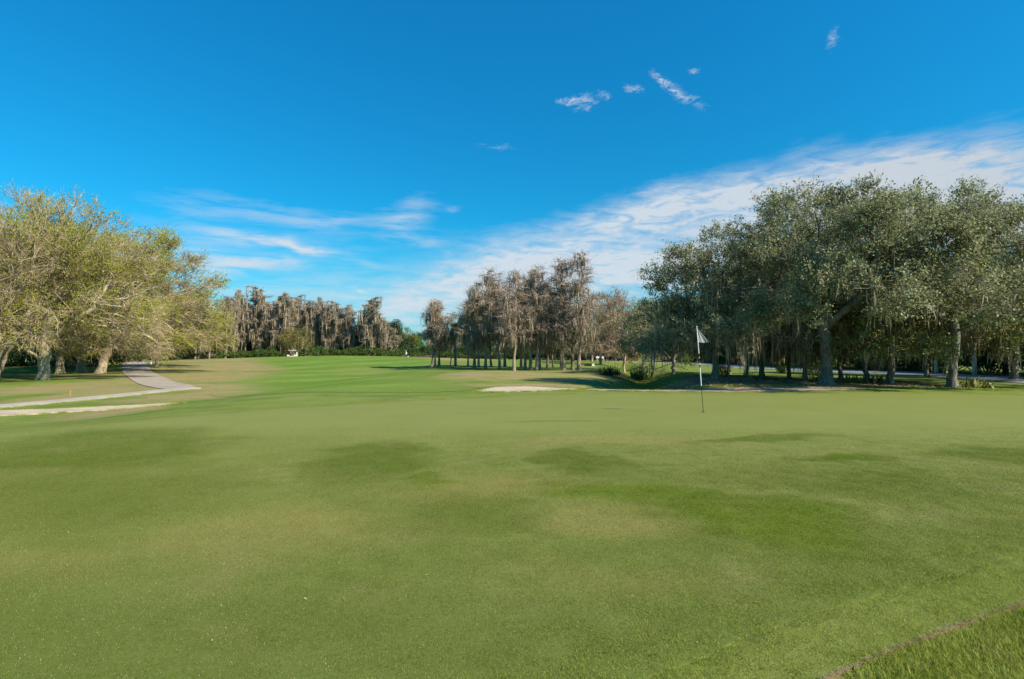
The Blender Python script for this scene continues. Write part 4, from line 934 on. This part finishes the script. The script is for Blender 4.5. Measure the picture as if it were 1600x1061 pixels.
stocky = make_oak(45, 2.4, 2.4, 3.0, 6.2, 2.0, n_cl=34, per=12, lpn=14, leaf=.11, mat='olive_leaf', moss=.5, mossL=.9, name='stocky_dark_tree', r0=.017, flare=1.6, maxr=.3)
place(stocky, 894, 56, 'stocky black-trunked tree between the two tall pointed cypresses', 'tree')

# back row of cypress on the far left, beyond the fairway crest
G_FC = 'moss-hung cypresses in the far row behind the fairway'
fcA = make_cypress(51, 17.2, 3.6, .22, name='far_cypress', n_br=84, twn=42, moss=2.6, top='flat', w=.10, tr=.22, mossL=2.8)
fcB = make_cypress(52, 16.0, 3.0, .2, name='far_cypress', n_br=84, twn=42, moss=3.0, top='flat', w=.10, tr=.22, mossL=3.0)
frow = [(352, 132, .9, .94), (367, 138, .9, .98), (381, 146, .85, .98), (403, 142, 1.15, 1.06), (418, 150, .8, .98), (444, 142, 1.2, 1.06), (463, 150, .9, 1.0), (481, 146, 1.0, .97), (497, 148, .75, .94), (510, 145, .7, .90), (525, 147, .95, .88), (546, 146, .75, .83), (579, 143, 1.15, .92), (566, 150, .8, .75), (606, 146, .8, .50), (592, 150, .8, .7), (432, 156, .9, .95), (535, 156, .85, .8)]
for k, (px, d, s, sz) in enumerate(sorted(frow)):
    place(fcA if k % 2 else fcB, px, d, 'moss-grey cypress in the far row behind the fairway, ' + ORD[k] + ' from the left', 'tree', G_FC, rz=k * 2.3, s=s, sz=sz)
olive = make_bush(61, 4.3, 7.9, 15000, .17, 'olive_leaf', 'olive_round_tree', stems=6, cl=60, bark='elm_bark', zb=.8)
place(olive, 461, 138, 'round olive-brown tree standing behind the white golf cart', 'tree')
palm = make_palm(62, 5.6)
place(palm, 305, 101, 'cabbage palm with a tan trunk right of the cart path', 'palm', 'cabbage palms', s=1.0)
place(palm, 310, 106, 'cabbage palm half hidden behind the tan-trunked palm', 'palm', 'cabbage palms', rz=1.1, s=.85)
place(palm, 712, 68, 'dark cabbage palm at the left side of the cypress clump', 'palm', 'cabbage palms', rz=2.1, s=.95, sz=.78)
place(palm, 327, 96, 'low palm with drooping fronds left of the far cypress row', 'palm', 'cabbage palms', rz=.4, s=.9, sz=.8)

# trees between the clump and the grove
red = make_spring(63, 2.9, 2.9, 3.3, 8.4, 3.2, n_cl=55, per=12, twn=10, lpn=14, mat='pink_leaf', name='pink_budding_tree', leaf=.11, w=.025, r0=.009, tl=.6)
place(red, 975, 58, 'pink budding tree with a slim trunk by the ditch', 'tree')
gold = make_bush(64, 1.0, 1.5, 700, .12, 'gold_leaf', 'golden_shrub', stems=2, cl=9)
place(gold, 986, 60, 'golden yellow leafy sapling beside the pink tree', 'shrub', dz=1.3)
spo = make_spring(65, 4.2, 4.2, 3.8, 10.2, 3.2, n_cl=80, per=12, twn=9, lpn=14, mat='olive_leaf', name='olive_budding_tree', leaf=.14, w=.03, r0=.011)
place(spo, 938, 84, 'olive budding tree right of the cypress clump, across the ditch', 'tree', 'olive budding trees behind the ditch')
place(spo, 925, 100, 'taller olive budding tree behind the clump by the road', 'tree', 'olive budding trees behind the ditch', rz=2., s=1.1)
place(spo, 1005, 78, 'olive budding tree between the pink tree and the bright green tree', 'tree', 'olive budding trees behind the ditch', rz=4., s=.8)
sap = make_spring(66, 1.0, 1.0, 1.6, 3.2, 1.3, n_cl=14, per=8, twn=8, lpn=8, mat='pink_leaf', name='bare_sapling', leaf=.08, w=.018, r0=.006, tl=.4)
place(sap, 1014, 47, 'small bare sapling left of the forked round oak', 'tree')

# ------------------------------------------------------------------ thickets and far woods
thA = make_bush(71, 3.0, 4.6, 9000, .20, 'ever_leaf', 'evergreen_thicket', cl=34)
thB = make_bush(72, 2.2, 2.6, 5500, .17, 'mid_leaf', 'green_undergrowth', cl=26)
ftA = make_far_tree(73, 4.6, 9.5, 15000, .24, 'ever_leaf', 'broadleaf_tree')
ftB = make_far_tree(74, 4.2, 8.5, 12000, .26, 'bright_leaf', 'pale_broadleaf_tree')
ftC = make_far_tree(75, 3.9, 9.0, 12000, .25, 'olive_leaf', 'olive_broadleaf_tree')
rs = random.Random(5)
G1 = 'evergreen thicket along the far tree line on the left'
px = -60; k = 0; row = []
while px < 640:
    d = 71 if px < 178 else 96 if px < 250 else 108 if px < 330 else 152
    row.append((px, d + rs.uniform(-3, 5))); px += 30 if px < 250 else 24 if px < 330 else 20
for k, (px, d) in enumerate(row):
    s = rs.uniform(.9, 1.25); place(thA, px, d, 'dark evergreen bush in the left tree line, %s from the left' % ORD[k], 'shrub', G1, rz=rs.uniform(0, 6), s=s * (1.25 if px < 250 else 1.3), sz=s * (1.6 if px < 250 else 1.25))
G2 = 'bright undergrowth at the foot of the far trees'
row = [(172, 84), (196, 86), (222, 84), (246, 88), (268, 92), (286, 98), (340, 118), (372, 122), (398, 124), (420, 122), (483, 116), (500, 124), (520, 124), (540, 124), (560, 126), (582, 126), (600, 128), (618, 134), (634, 150), (652, 160), (668, 170), (694, 130), (716, 150)]
for k, (px, d) in enumerate(row):
    s = rs.uniform(.75, 1.1); place(thB, px, d, 'bright green undergrowth clump at the far tree line, %s from the left' % ORD[k], 'shrub', G2, rz=rs.uniform(0, 6), s=s * (d / 110) ** .8, sz=s * (.95 if px < 250 else .8))
G3 = 'broadleaf trees of the far wood'
row = []
px = -120
while px < 250: row.append((ftA, px, 84 + rs.uniform(-4, 8) + (18 if px > 150 else 0), 1.25)); px += 38
px = 300
while px < 620: row.append((rs.choice([ftA, ftA, ftC]), px, 168 + rs.uniform(-6, 8), rs.uniform(1.0, 1.3))); px += 34
row += [(ftA, 612, 155, 1.15), (ftA, 600, 165, 1.25), (ftC, 632, 190, 1.15), (ftB, 648, 200, 1.05), (ftA, 660, 215, 1.1), (ftB, 676, 205, 1.1), (ftC, 692, 190, 1.0), (ftA, 712, 200, 1.15), (ftB, 730, 180, .9), (ftC, 750, 210, 1.1), (ftA, 772, 200, 1.1), (ftC, 795, 190, 1.0), (ftA, 818, 210, 1.15), (ftB, 842, 190, .9), (ftA, 864, 180, 1.0), (ftC, 888, 165, 1.0), (ftA, 910, 160, 1.05), (ftB, 928, 150, .85), (ftC, 946, 150, 1.05), (ftA, 962, 140, 1.1)]
for k, (pr, px, d, s) in enumerate(sorted(row, key=lambda q: q[1])):
    place(pr, px, d, 'leafy tree of the far wood, %s' % (('%s from the left' % ORD[k]) if k < 38 else '%s from the right' % ORD[len(row) - 1 - k] if k < 60 else 'at its very right end'), 'tree', G3, rz=rs.uniform(0, 6), s=s, sz=s * rs.uniform(.95, 1.1))
for k, px in enumerate(range(330, 640, 12)):
    place(thA, px, rs.uniform(160, 166), 'dark evergreen bush hidden behind the far cypress row, %s from the left' % ORD[k], 'shrub', 'evergreen bushes behind the far cypress row', rz=rs.uniform(0, 6), s=rs.uniform(1.2, 1.5), sz=rs.uniform(1.0, 1.5))
for k, px in enumerate(range(640, 985, 13)):
    place(thA, px, rs.uniform(168, 182) if px < 900 else 150, 'low dark thicket far behind the cypress clump, %s from the left' % ORD[k], 'shrub', 'low thicket far behind the cypress clump', rz=rs.uniform(0, 6), s=rs.uniform(1.0, 1.3), sz=rs.uniform(.75, 1.0))
# dark wood beyond the road on the right
G4 = 'dark trees beyond the road on the right'
row = []
for y in np.arange(24, 150, 5.2):
    row.append((42 + rs.uniform(-.8, 1.5), y + rs.uniform(-1, 1), 1.0)); row.append((48 + rs.uniform(-1, 2), y + 2.5, 1.2))
for k, (x, y, s) in enumerate(sorted(row, key=lambda q: q[1] / q[0])):
    d = y; px_ = x / y * FPX + CX
    nth = ORD[k] + ' from the right' if k < 24 else ORD[len(row) - 1 - k] + ' from the left'
    place(ftA, px_, d, 'dark leafy tree beyond the road on the right, ' + nth, 'tree', G4, rz=rs.uniform(0, 6), s=s * rs.uniform(.9, 1.15), sz=s * rs.uniform(.75, .95))
G5 = 'dark bushes along the far verge of the road'
for k, y in enumerate(np.arange(30, 150, 4.4)):
    x = 39.8 + rs.uniform(-.4, .8)
    place(thA, x / y * FPX + CX, y, 'dark bush on the far verge of the road, %s from the right' % ORD[k], 'shrub', G5, rz=rs.uniform(0, 6), s=rs.uniform(.75, 1.0), sz=rs.uniform(.55, .85))
yb = make_bush(76, 1.3, 2.2, 2500, .13, 'bright_leaf', 'yellow_green_shrub', cl=16)
place(yb, 1272, 38.5, 'yellow-green leafy shrub between the stems left of the largest oak', 'shrub', 'yellow-green shrubs among the oaks')
place(yb, 1222, 44, 'yellow-green shrub in the shade between the leaning pair and broad trunk', 'shrub', 'yellow-green shrubs among the oaks', rz=2, s=1.1)
place(yb, 1132, 36, 'leafy shoots at the right foot of the flag-side oak', 'shrub', 'yellow-green shrubs among the oaks', rz=3, s=.45, sz=.8)

# strappy plants
def make_strap(seed, n, L, w, mat, name, spread=.9):
    rng = np.random.default_rng(seed); V, F, m_ = [], [], 0
    for k in range(n):
        az = rng.uniform(0, 2 * pi); el = rng.uniform(.5, 1.45); l = L * rng.uniform(.55, 1.1); c = np.array([rng.normal(0, .12 * spread), rng.normal(0, .12 * spread), 0]); d = np.array([math.cos(az), math.sin(az)])
        s = np.array([-d[1], d[0], 0]) * w * .5; pts = [c + np.array([d[0] * l * math.cos(el) * t, d[1] * l * math.cos(el) * t, l * (math.sin(el) * t - .35 * t * t * math.cos(el) * 1.5)]) for t in (0, .35, .7, 1)]
        V += [pts[0] - s * .6, pts[0] + s * .6, pts[1] + s, pts[1] - s, pts[2] + s * .8, pts[2] - s * .8, pts[3]]; F.append((m_, m_ + 1, m_ + 2, m_ + 3)); F.append((m_ + 3, m_ + 2, m_ + 4, m_ + 5)); F.append((m_ + 5, m_ + 4, m_ + 6)); m_ += 7
    q = np.array([f for f in F if len(f) == 4]); t_ = np.array([f for f in F if len(f) == 3])
    return add(name, mesh_np(name, np.array(V), [q, t_], M[mat], rnd=rng.random(len(q) + len(t_))))
agv = make_strap(81, 90, 1.5, .13, 'bright_leaf', 'strap_leaf_plant', 2.6); place(agv, 999, 52, 'bright spiky strap-leaved plant at the edge of the ditch', 'plant')
reed = make_strap(82, 240, 1.15, .05, 'ever_leaf', 'reed_clump', 3.6); place(reed, 951, 45, 'dark reed clump in the ditch left of the pink tree', 'plant')
lo = make_strap(83, 34, .55, .10, 'oak_leaf_olive', 'low_leafy_plant', 1.6)
for k, (px, d, lab) in enumerate([(1504, 25.6, 'low pale leafy plant touching the slim sunlit trunk, on its right'), (1518, 26.2, 'low pale leafy plant, second right of the slim sunlit trunk'), (1531, 25.5, 'low pale leafy plant, furthest right of the slim sunlit trunk'), (1330, 29.5, 'low leafy plant just right of the largest oak'), (1341, 30.2, 'low leafy plant left of the moss-wrapped root'), (1368, 30.0, 'low leafy plant right of the moss-wrapped root'), (1276, 30.5, 'low pale-leaved plant at the left foot of the largest oak'), (1176, 33, 'low leafy plant beside the straight dark stem')]):
    place(lo, px, d, lab, 'plant', 'low leafy plants under the oaks', rz=k * 1.3, s=rs.uniform(.8, 1.1))

# pale trunks and posts beyond the road
pole = MB(); pole.tube([(0, 0, -.1), (.02, 0, 1.5), (0, 0, 3.2)], [.16, .12, .11], 10)
pt = empty('utility_pole', (0, 0, 0)); pole.build('pole', M['stucco'], pt, smooth=True); cpb = MB(); cpb.tube([(0, 0, 3.2), (0, 0, 3.3)], [.14, .09], 10); cpb.build('cap', M['stucco'], pt)
place(pt, 1522, 44, 'white round post on the far road verge at right', 'post', 'pale posts beyond the road')
place(pt, 1462, 50, 'pale post on the far verge between the paired stems and the slim trunk', 'post', 'pale posts beyond the road')
place(pt, 1065, 118, 'pale post across the road left of the flag', 'post', 'pale posts beyond the road', s=1.1)

# ------------------------------------------------------------------ flagstick in its hole
fx, fy = at(1098, 14.3), 14.3; fz = Hs(fx, fy) + .022
fl = empty('flagstick', (fx, fy, fz)); LEAN = Vector((-.145, 0, 2.13)).normalized()
def on(h): return tuple(LEAN * h)
bands = [(-.1, .66, 'black', .0075), (.66, 1.12, 'white', .013), (1.12, 1.19, 'black', .013), (1.19, 1.235, 'white', .013), (1.235, 1.36, 'black', .0125), (1.36, 1.385, 'white', .0125), (1.385, 1.47, 'black', .012), (1.47, 2.14, 'white', .0115)]
for a, b, c, r in bands:
    q = MB(); q.tube([on(a), on(b)], r, 12); q.build('pole_section', M[c], fl, smooth=False)
q = MB(); q.tube([on(2.14), on(2.155), on(2.165)], [.017, .017, .004], 12); q.build('top_knob', M['white'], fl, smooth=True)
nu, nv = 14, 12; V = []; 
for a in range(nu + 1):
    u = a / nu
    for b in range(nv + 1):
        v = b / nv; top = on(2.12); bot = on(1.77)
        x0 = np.array(on(2.12 - .36 * v)); ex = .29 * v
        fold = .028 * math.sin(u * 9 + v * 2) * u
        V.append(x0 + np.array([.012 + ex * u, .02 + fold + .05 * u * v, -.012 * math.sin(u * 3) * v]))
idx = lambda a, b: a * (nv + 1) + b
Fq = [(idx(a, b), idx(a + 1, b), idx(a + 1, b + 1), idx(a, b + 1)) for a in range(nu) for b in range(nv)]
add('flag_cloth', mesh_np('flag_cloth', np.array(V), np.array(Fq), M['flag'], smooth=True), fl)
tag(fl, 'white pennant flag on a leaning black and white pole on the green', 'flag')
cup = MB(); a_ = np.linspace(0, 2 * pi, 25)[:-1]
ringV = [(math.cos(t) * .054, math.sin(t) * .054, .0035) for t in a_] + [(math.cos(t) * .05, math.sin(t) * .05, .0035) for t in a_] + [(math.cos(t) * .05, math.sin(t) * .05, .001) for t in a_]
cup.raw(ringV, [(k, (k + 1) % 24, 24 + (k + 1) % 24, 24 + k) for k in range(24)] + [(24 + k, 24 + (k + 1) % 24, 48 + (k + 1) % 24, 48 + k) for k in range(24)] + [tuple(48 + k for k in range(24))])
c_ = cup.build('golf_hole', M['dark'], loc=(fx, fy, fz + .002)); tag(c_, 'dark hole at the foot of the flagstick', 'golf hole')

# ------------------------------------------------------------------ golf cart, mower with person, bench, drain, markers
def wheel(root, x, y, r, w, name='wheel'):
    t = MB(); t.tube([(x - w / 2, y, r), (x - w / 2 + .02, y, r), (x + w / 2 - .02, y, r), (x + w / 2, y, r)], [r * .9, r, r, r * .9], 18); o = t.build(name, M['rubber'], root, smooth=False)
    h = MB(); h.tube([(x - w / 2 - .006, y, r), (x + w / 2 + .006, y, r)], r * .52, 14); h.build('rim', M['white'], o); return o
def golf_cart():
    e = empty('golf_cart', (0, 0, 0))
    b = MB(); b.box((0, 0, .38), (.56, 1.12, .10)); b.box((0, -.95, .58), (.52, .26, .16), taper=.8); b.box((0, .82, .60), (.56, .36, .20), taper=.92); b.box((0, -.66, .74), (.50, .04, .16), rot=('X', -.35)); b.build('body', M['cream'], e, bevel=.04)
    s = MB(); s.box((0, .28, .70), (.52, .25, .07)); s.build('seat', M['seat'], e, bevel=.03)
    s = MB(); s.box((0, .54, .98), (.52, .05, .20), rot=('X', -.18)); s.build('backrest', M['seat'], e, bevel=.03)
    rf = MB(); rf.box((0, .02, 1.87), (.60, .98, .035), taper=.95); rf.build('roof', M['cream'], e, bevel=.02)
    for sx in (-.52, .52):
        p = MB(); p.tube([(sx, -.66, .72), (sx * .97, -.50, 1.86)], .022, 8); p.build('roof_post', M['black'], e)
        p = MB(); p.tube([(sx, .72, .72), (sx * .97, .78, 1.86)], .022, 8); p.build('roof_post', M['black'], e)
        wheel(e, sx * 1.0, -.84, .23, .2); wheel(e, sx * 1.0, .80, .23, .2)
    st = MB(); st.tube([(-.24, -.52, .82), (-.24, -.22, 1.06)], .02, 8); t = np.linspace(0, 2 * pi, 17); st.tube([(-.24 + .17 * math.cos(q), -.22 - .09 * math.sin(q), 1.07 + .14 * math.sin(q)) for q in t], .014, 6, cap=False); st.build('steering_wheel', M['black'], e)
    for sx in (-.2, .2):
        g_ = MB(); g_.tube([(sx, 1.2, .55), (sx, 1.12, 1.15), (sx, 1.09, 1.45)], [.12, .14, .12], 10); g_.build('golf_bag', M['maroon'] if sx < 0 else M['white'], e)
    return e
gc = golf_cart(); place(gc, 456, 128, 'white golf cart with a roof parked in front of the round olive tree', 'golf cart', rz=-.95, s=.92)

def mower():
    e = empty('utility_cart', (0, 0, 0))
    b = MB(); b.box((0, -.55, .50), (.45, .50, .20), taper=.8); b.box((0, .45, .42), (.50, .55, .14)); b.build('body', M['maroon'], e, bevel=.05)
    b = MB(); b.box((0, .25, .62), (.30, .24, .06)); b.build('seat', M['black'], e, bevel=.03); b = MB(); b.box((0, .50, .86), (.30, .05, .22)); b.build('backrest', M['black'], e, bevel=.03)
    for sx in (-.58, .58): wheel(e, sx, -.75, .26, .22); wheel(e, sx, .65, .34, .28)
    b = MB(); b.tube([(0, -.35, .68), (0, -.12, .95)], .02, 8); t = np.linspace(0, 2 * pi, 17); b.tube([(.17 * math.cos(q), -.12 + .08 * math.sin(q), .96 + .13 * math.sin(q)) for q in t], .014, 6, cap=False); b.build('steering_wheel', M['black'], e)
    b = MB(); b.box((-.95, -.9, .22), (.38, .35, .12)); b.box((.95, -.9, .22), (.38, .35, .12)); b.box((0, -1.15, .22), (.38, .3, .12)); b.tube([(-.6, -.9, .3), (.6, -.9, .3)], .03, 6); b.build('mower_deck', M['black'], e, bevel=.03)
    return e
mw = mower(); MPX, MD = 633, 132; place(mw, MPX, MD, 'dark maroon mower far out on the fairway with a rider', 'mower', rz=-1.3)
def person_seated(loc, rz, s=1.0):
    e = empty('person', loc, rz); e.scale = (s, s, s)
    J = {'pel': (0, .20, .78), 'chest': (0, .26, 1.15), 'neck': (0, .24, 1.36), 'head': (0, .22, 1.50), 'top': (0, .22, 1.66)}
    pts = list(J.values()); rad = [.15, .17, .065, .095, .07]; ed = [(0, 1), (1, 2), (2, 3), (3, 4)]
    for sx in (-1, 1):
        n = len(pts); pts += [(sx * .19, .25, 1.29), (sx * .25, .10, 1.06), (sx * .15, -.10, 1.00), (sx * .13, -.16, 1.02)]; rad += [.065, .048, .035, .032]; ed += [(1, n), (n, n + 1), (n + 1, n + 2), (n + 2, n + 3)]
        n = len(pts); pts += [(sx * .11, .12, .76), (sx * .15, -.26, .76), (sx * .15, -.34, .38), (sx * .15, -.46, .34)]; rad += [.10, .075, .05, .035]; ed += [(0, n), (n, n + 1), (n + 1, n + 2), (n + 2, n + 3)]
    me = bpy.data.meshes.new('body'); me.from_pydata(pts, ed, []); o = add('body', me, e)
    md = o.modifiers.new('skin', 'SKIN'); sv = me.skin_vertices[0].data if me.skin_vertices else None
    if sv is None:
        bpy.context.view_layer.objects.active = o
        me.attributes  # skin layer is created below
    try:
        if sv is not None:
            for k, r in enumerate(rad): sv[k].radius = (r, r)
            sv[0].use_root = True
    except Exception: pass
    o.modifiers.new('sub', 'SUBSURF').render_levels = 1
    return e, o, pts, ed, rad
def person_mesh(loc, rz):
    """continuous body built from joined tapered limbs and fused by a remesh"""
    e = empty('person', loc, rz)
    def limb(b, ps, rs): b.tube(ps, rs, 10)
    b = MB(); limb(b, [(0, .24, .66), (0, .22, .80), (0, .25, 1.0), (0, .26, 1.22), (0, .25, 1.34), (0, .24, 1.42)], [.12, .165, .15, .19, .12, .06])
    limb(b, [(0, .24, 1.38), (0, .22, 1.46), (0, .21, 1.54), (0, .22, 1.62), (0, .23, 1.68)], [.055, .075, .10, .095, .04])
    b.tube([(0, .12, 1.55), (0, .09, 1.52)], [.02, .012], 6)
    for sx in (-1, 1):
        limb(b, [(sx * .12, .25, 1.30), (sx * .21, .24, 1.28), (sx * .26, .10, 1.06), (sx * .16, -.08, .99), (sx * .13, -.15, 1.0)], [.06, .065, .05, .038, .042])
        limb(b, [(sx * .08, .22, .76), (sx * .13, .0, .77), (sx * .16, -.26, .76), (sx * .16, -.33, .50), (sx * .16, -.36, .32), (sx * .16, -.50, .28)], [.11, .10, .08, .062, .045, .04])
    o = b.build('body', M['skin'], e, smooth=True); r = o.modifiers.new('fuse', 'REMESH'); r.mode = 'VOXEL'; r.voxel_size = .022; r.use_smooth_shade = True
    b = MB(); b.tube([(0, .22, .78), (0, .25, 1.0), (0, .26, 1.22), (0, .25, 1.36)], [.185, .172, .212, .125], 12, cap=False)
    for sx in (-1, 1): b.tube([(sx * .10, .25, 1.30), (sx * .21, .24, 1.285), (sx * .245, .15, 1.14)], [.08, .088, .075], 10, cap=False)
    b.build('shirt', M['shirt'], e, smooth=True)
    b = MB(); b.tube([(0, .24, .64), (0, .22, .80)], [.135, .182], 12)
    for sx in (-1, 1): b.tube([(sx * .08, .22, .76), (sx * .13, .0, .77), (sx * .16, -.26, .765), (sx * .16, -.335, .50), (sx * .16, -.36, .36)], [.125, .116, .096, .08, .066], 10, cap=False)
    b.build('trousers', M['trousers'], e, smooth=True)
    b = MB(); b.tube([(0, .22, 1.575), (0, .22, 1.66), (0, .22, 1.72)], [.112, .104, .04], 12); b.box((0, .07, 1.59), (.08, .08, .012)); b.build('cap', M['shirt'], e, smooth=True)
    return e
mx_, my_ = at(MPX, MD), MD
pe = person_mesh((mx_, my_, Hs(mx_, my_)), -1.3); tag(pe, 'person in a white shirt and cap seated on the far mower', 'person')

bench = empty('park_bench', (0, 0, 0))
for z in (.42, ): 
    for y in (-.16, 0, .16): b = MB(); b.box((0, y, z), (.85, .065, .02)); b.build('seat_slat', M['white'], bench)
for z in (.62, .76, .90): b = MB(); b.box((0, .24 + (z - .6) * .15, z), (.85, .015, .055)); b.build('back_slat', M['white'], bench)
for sx in (-.72, .72):
    b = MB(); b.box((sx, -.16, .2), (.03, .03, .2)); b.build('leg', M['white'], bench); b = MB(); b.box((sx, .245, .47), (.03, .02, .47)); b.build('leg', M['white'], bench)
place(bench, 938, 118, 'white slatted bench across the road right of the cypress clump', 'bench', rz=.2, s=1.0)
drain = empty('drain', (0, 0, 0))
b = MB(); b.box((.42, 0, .12), (.18, .25, .16), taper=.85); b.build('headwall', M['stucco'], drain, bevel=.03)
b = MB(); b.tube([(-.62, .0, .10), (.30, 0, .12)], [.17, .20], 14); b.build('pipe', M['dark'], drain)
place(drain, 921, 71, 'low dark drain pipe with a pale concrete end in the grass by the road', 'drain')
def stake(h, w, mat): 
    b = MB(); b.box((0, 0, h / 2 - .05), (w, w, h / 2 + .05), taper=.9); b.tube([(0, 0, h), (0, 0, h + .02)], [w * 1.1, w * .3], 8); return b
o = stake(.26, .022, 'orange').build('marker_stake', M['orange']); place(o, 111, 26.2, 'small orange stake in the grass beyond the kerb on the left', 'stake')
o = stake(.32, .09, 'white').build('marker_post', M['white']); place(o, 236, 78, 'small white marker post at the far end of the cart path', 'post')
o = stake(.65, .05, 'white').build('marker_post', M['steel']); place(o, 498, 101, 'grey marker post on the fairway crest right of the golf cart', 'post')
# low retaining edge and brush far off, between the mower and the clump
rb = make_bush(91, 1.6, 1.0, 900, .16, 'red_leaf', 'reddish_brush', stems=3, cl=10)
for k, (px, d) in enumerate([(652, 150), (664, 152), (676, 148)]):
    place(rb, px, d, 'reddish low brush beyond the fairway, %s right of the mower' % ORD[k], 'shrub', 'reddish low brush beyond the fairway', rz=k, s=1.0)
# uncut tufts on the bunker lips, along the kerb and in the ditch
r = np.random.default_rng(77); tp_ = []
for (bx, by) in list(spline([(-1.35, 22.8), (-.9, 22.0), (.4, 22.3), (1.7, 22.75), (2.3, 23.1), (2.9, 23.5), (2.1, 23.95), (1.4, 24.2), (.3, 24.7), (-.8, 24.3)], 30)) + list(spline([(-12.1, 20.6), (-13.0, 19.9), (-14.6, 18.6), (-16.2, 17.1), (-18.5, 15.6), (-19.4, 16.4), (-17.5, 18.3), (-15.6, 19.5), (-13.8, 20.6), (-12.6, 21.0)], 30)): tp_.append((bx + r.normal(0, .07), by + r.normal(0, .07)))
for q in spline(SW, 60, closed=False): tp_ += [(q[0] + r.normal(0, 1.0), q[1] + r.normal(0, 1.0)) for _ in range(12)]
for q in spline([(3, 24.4), (6, 25.2), (10, 25.6), (15, 25.6), (20, 24.6), (27, 22)], 60, closed=False): tp_ += [(q[0] + r.normal(0, .5), q[1] + r.normal(0, .5)) for _ in range(3)]
for q in spline([(-17.3, 31), (-17.4, 26), (-17.8, 20), (-18.2, 12)], 60, closed=False): tp_ += [(q[0] + r.normal(0, .12), q[1]), (q[0] - 1.1 + r.normal(0, .12), q[1])]
tp_ = np.array(tp_); tp_ = np.column_stack([tp_, H(tp_[:, 0], tp_[:, 1])])
scatter('grass_tufts', tp_, blade_mesh('tuft', 50, .24, .05, .010, M['collar_blade'], 30, 1.0), 'uncut grass tufts on the bunker lips, the kerb edge and in the ditch', .5, 1.3)
# leaf litter on the shaded ground under the oaks
lc = np.column_stack([rr.uniform(6, 20, 900), rr.uniform(24.5, 33, 900)])
straw('oak_litter', lc, .5, 5200, .055, .018, M['dry'], 'brown fallen leaves under the oaks', .02)
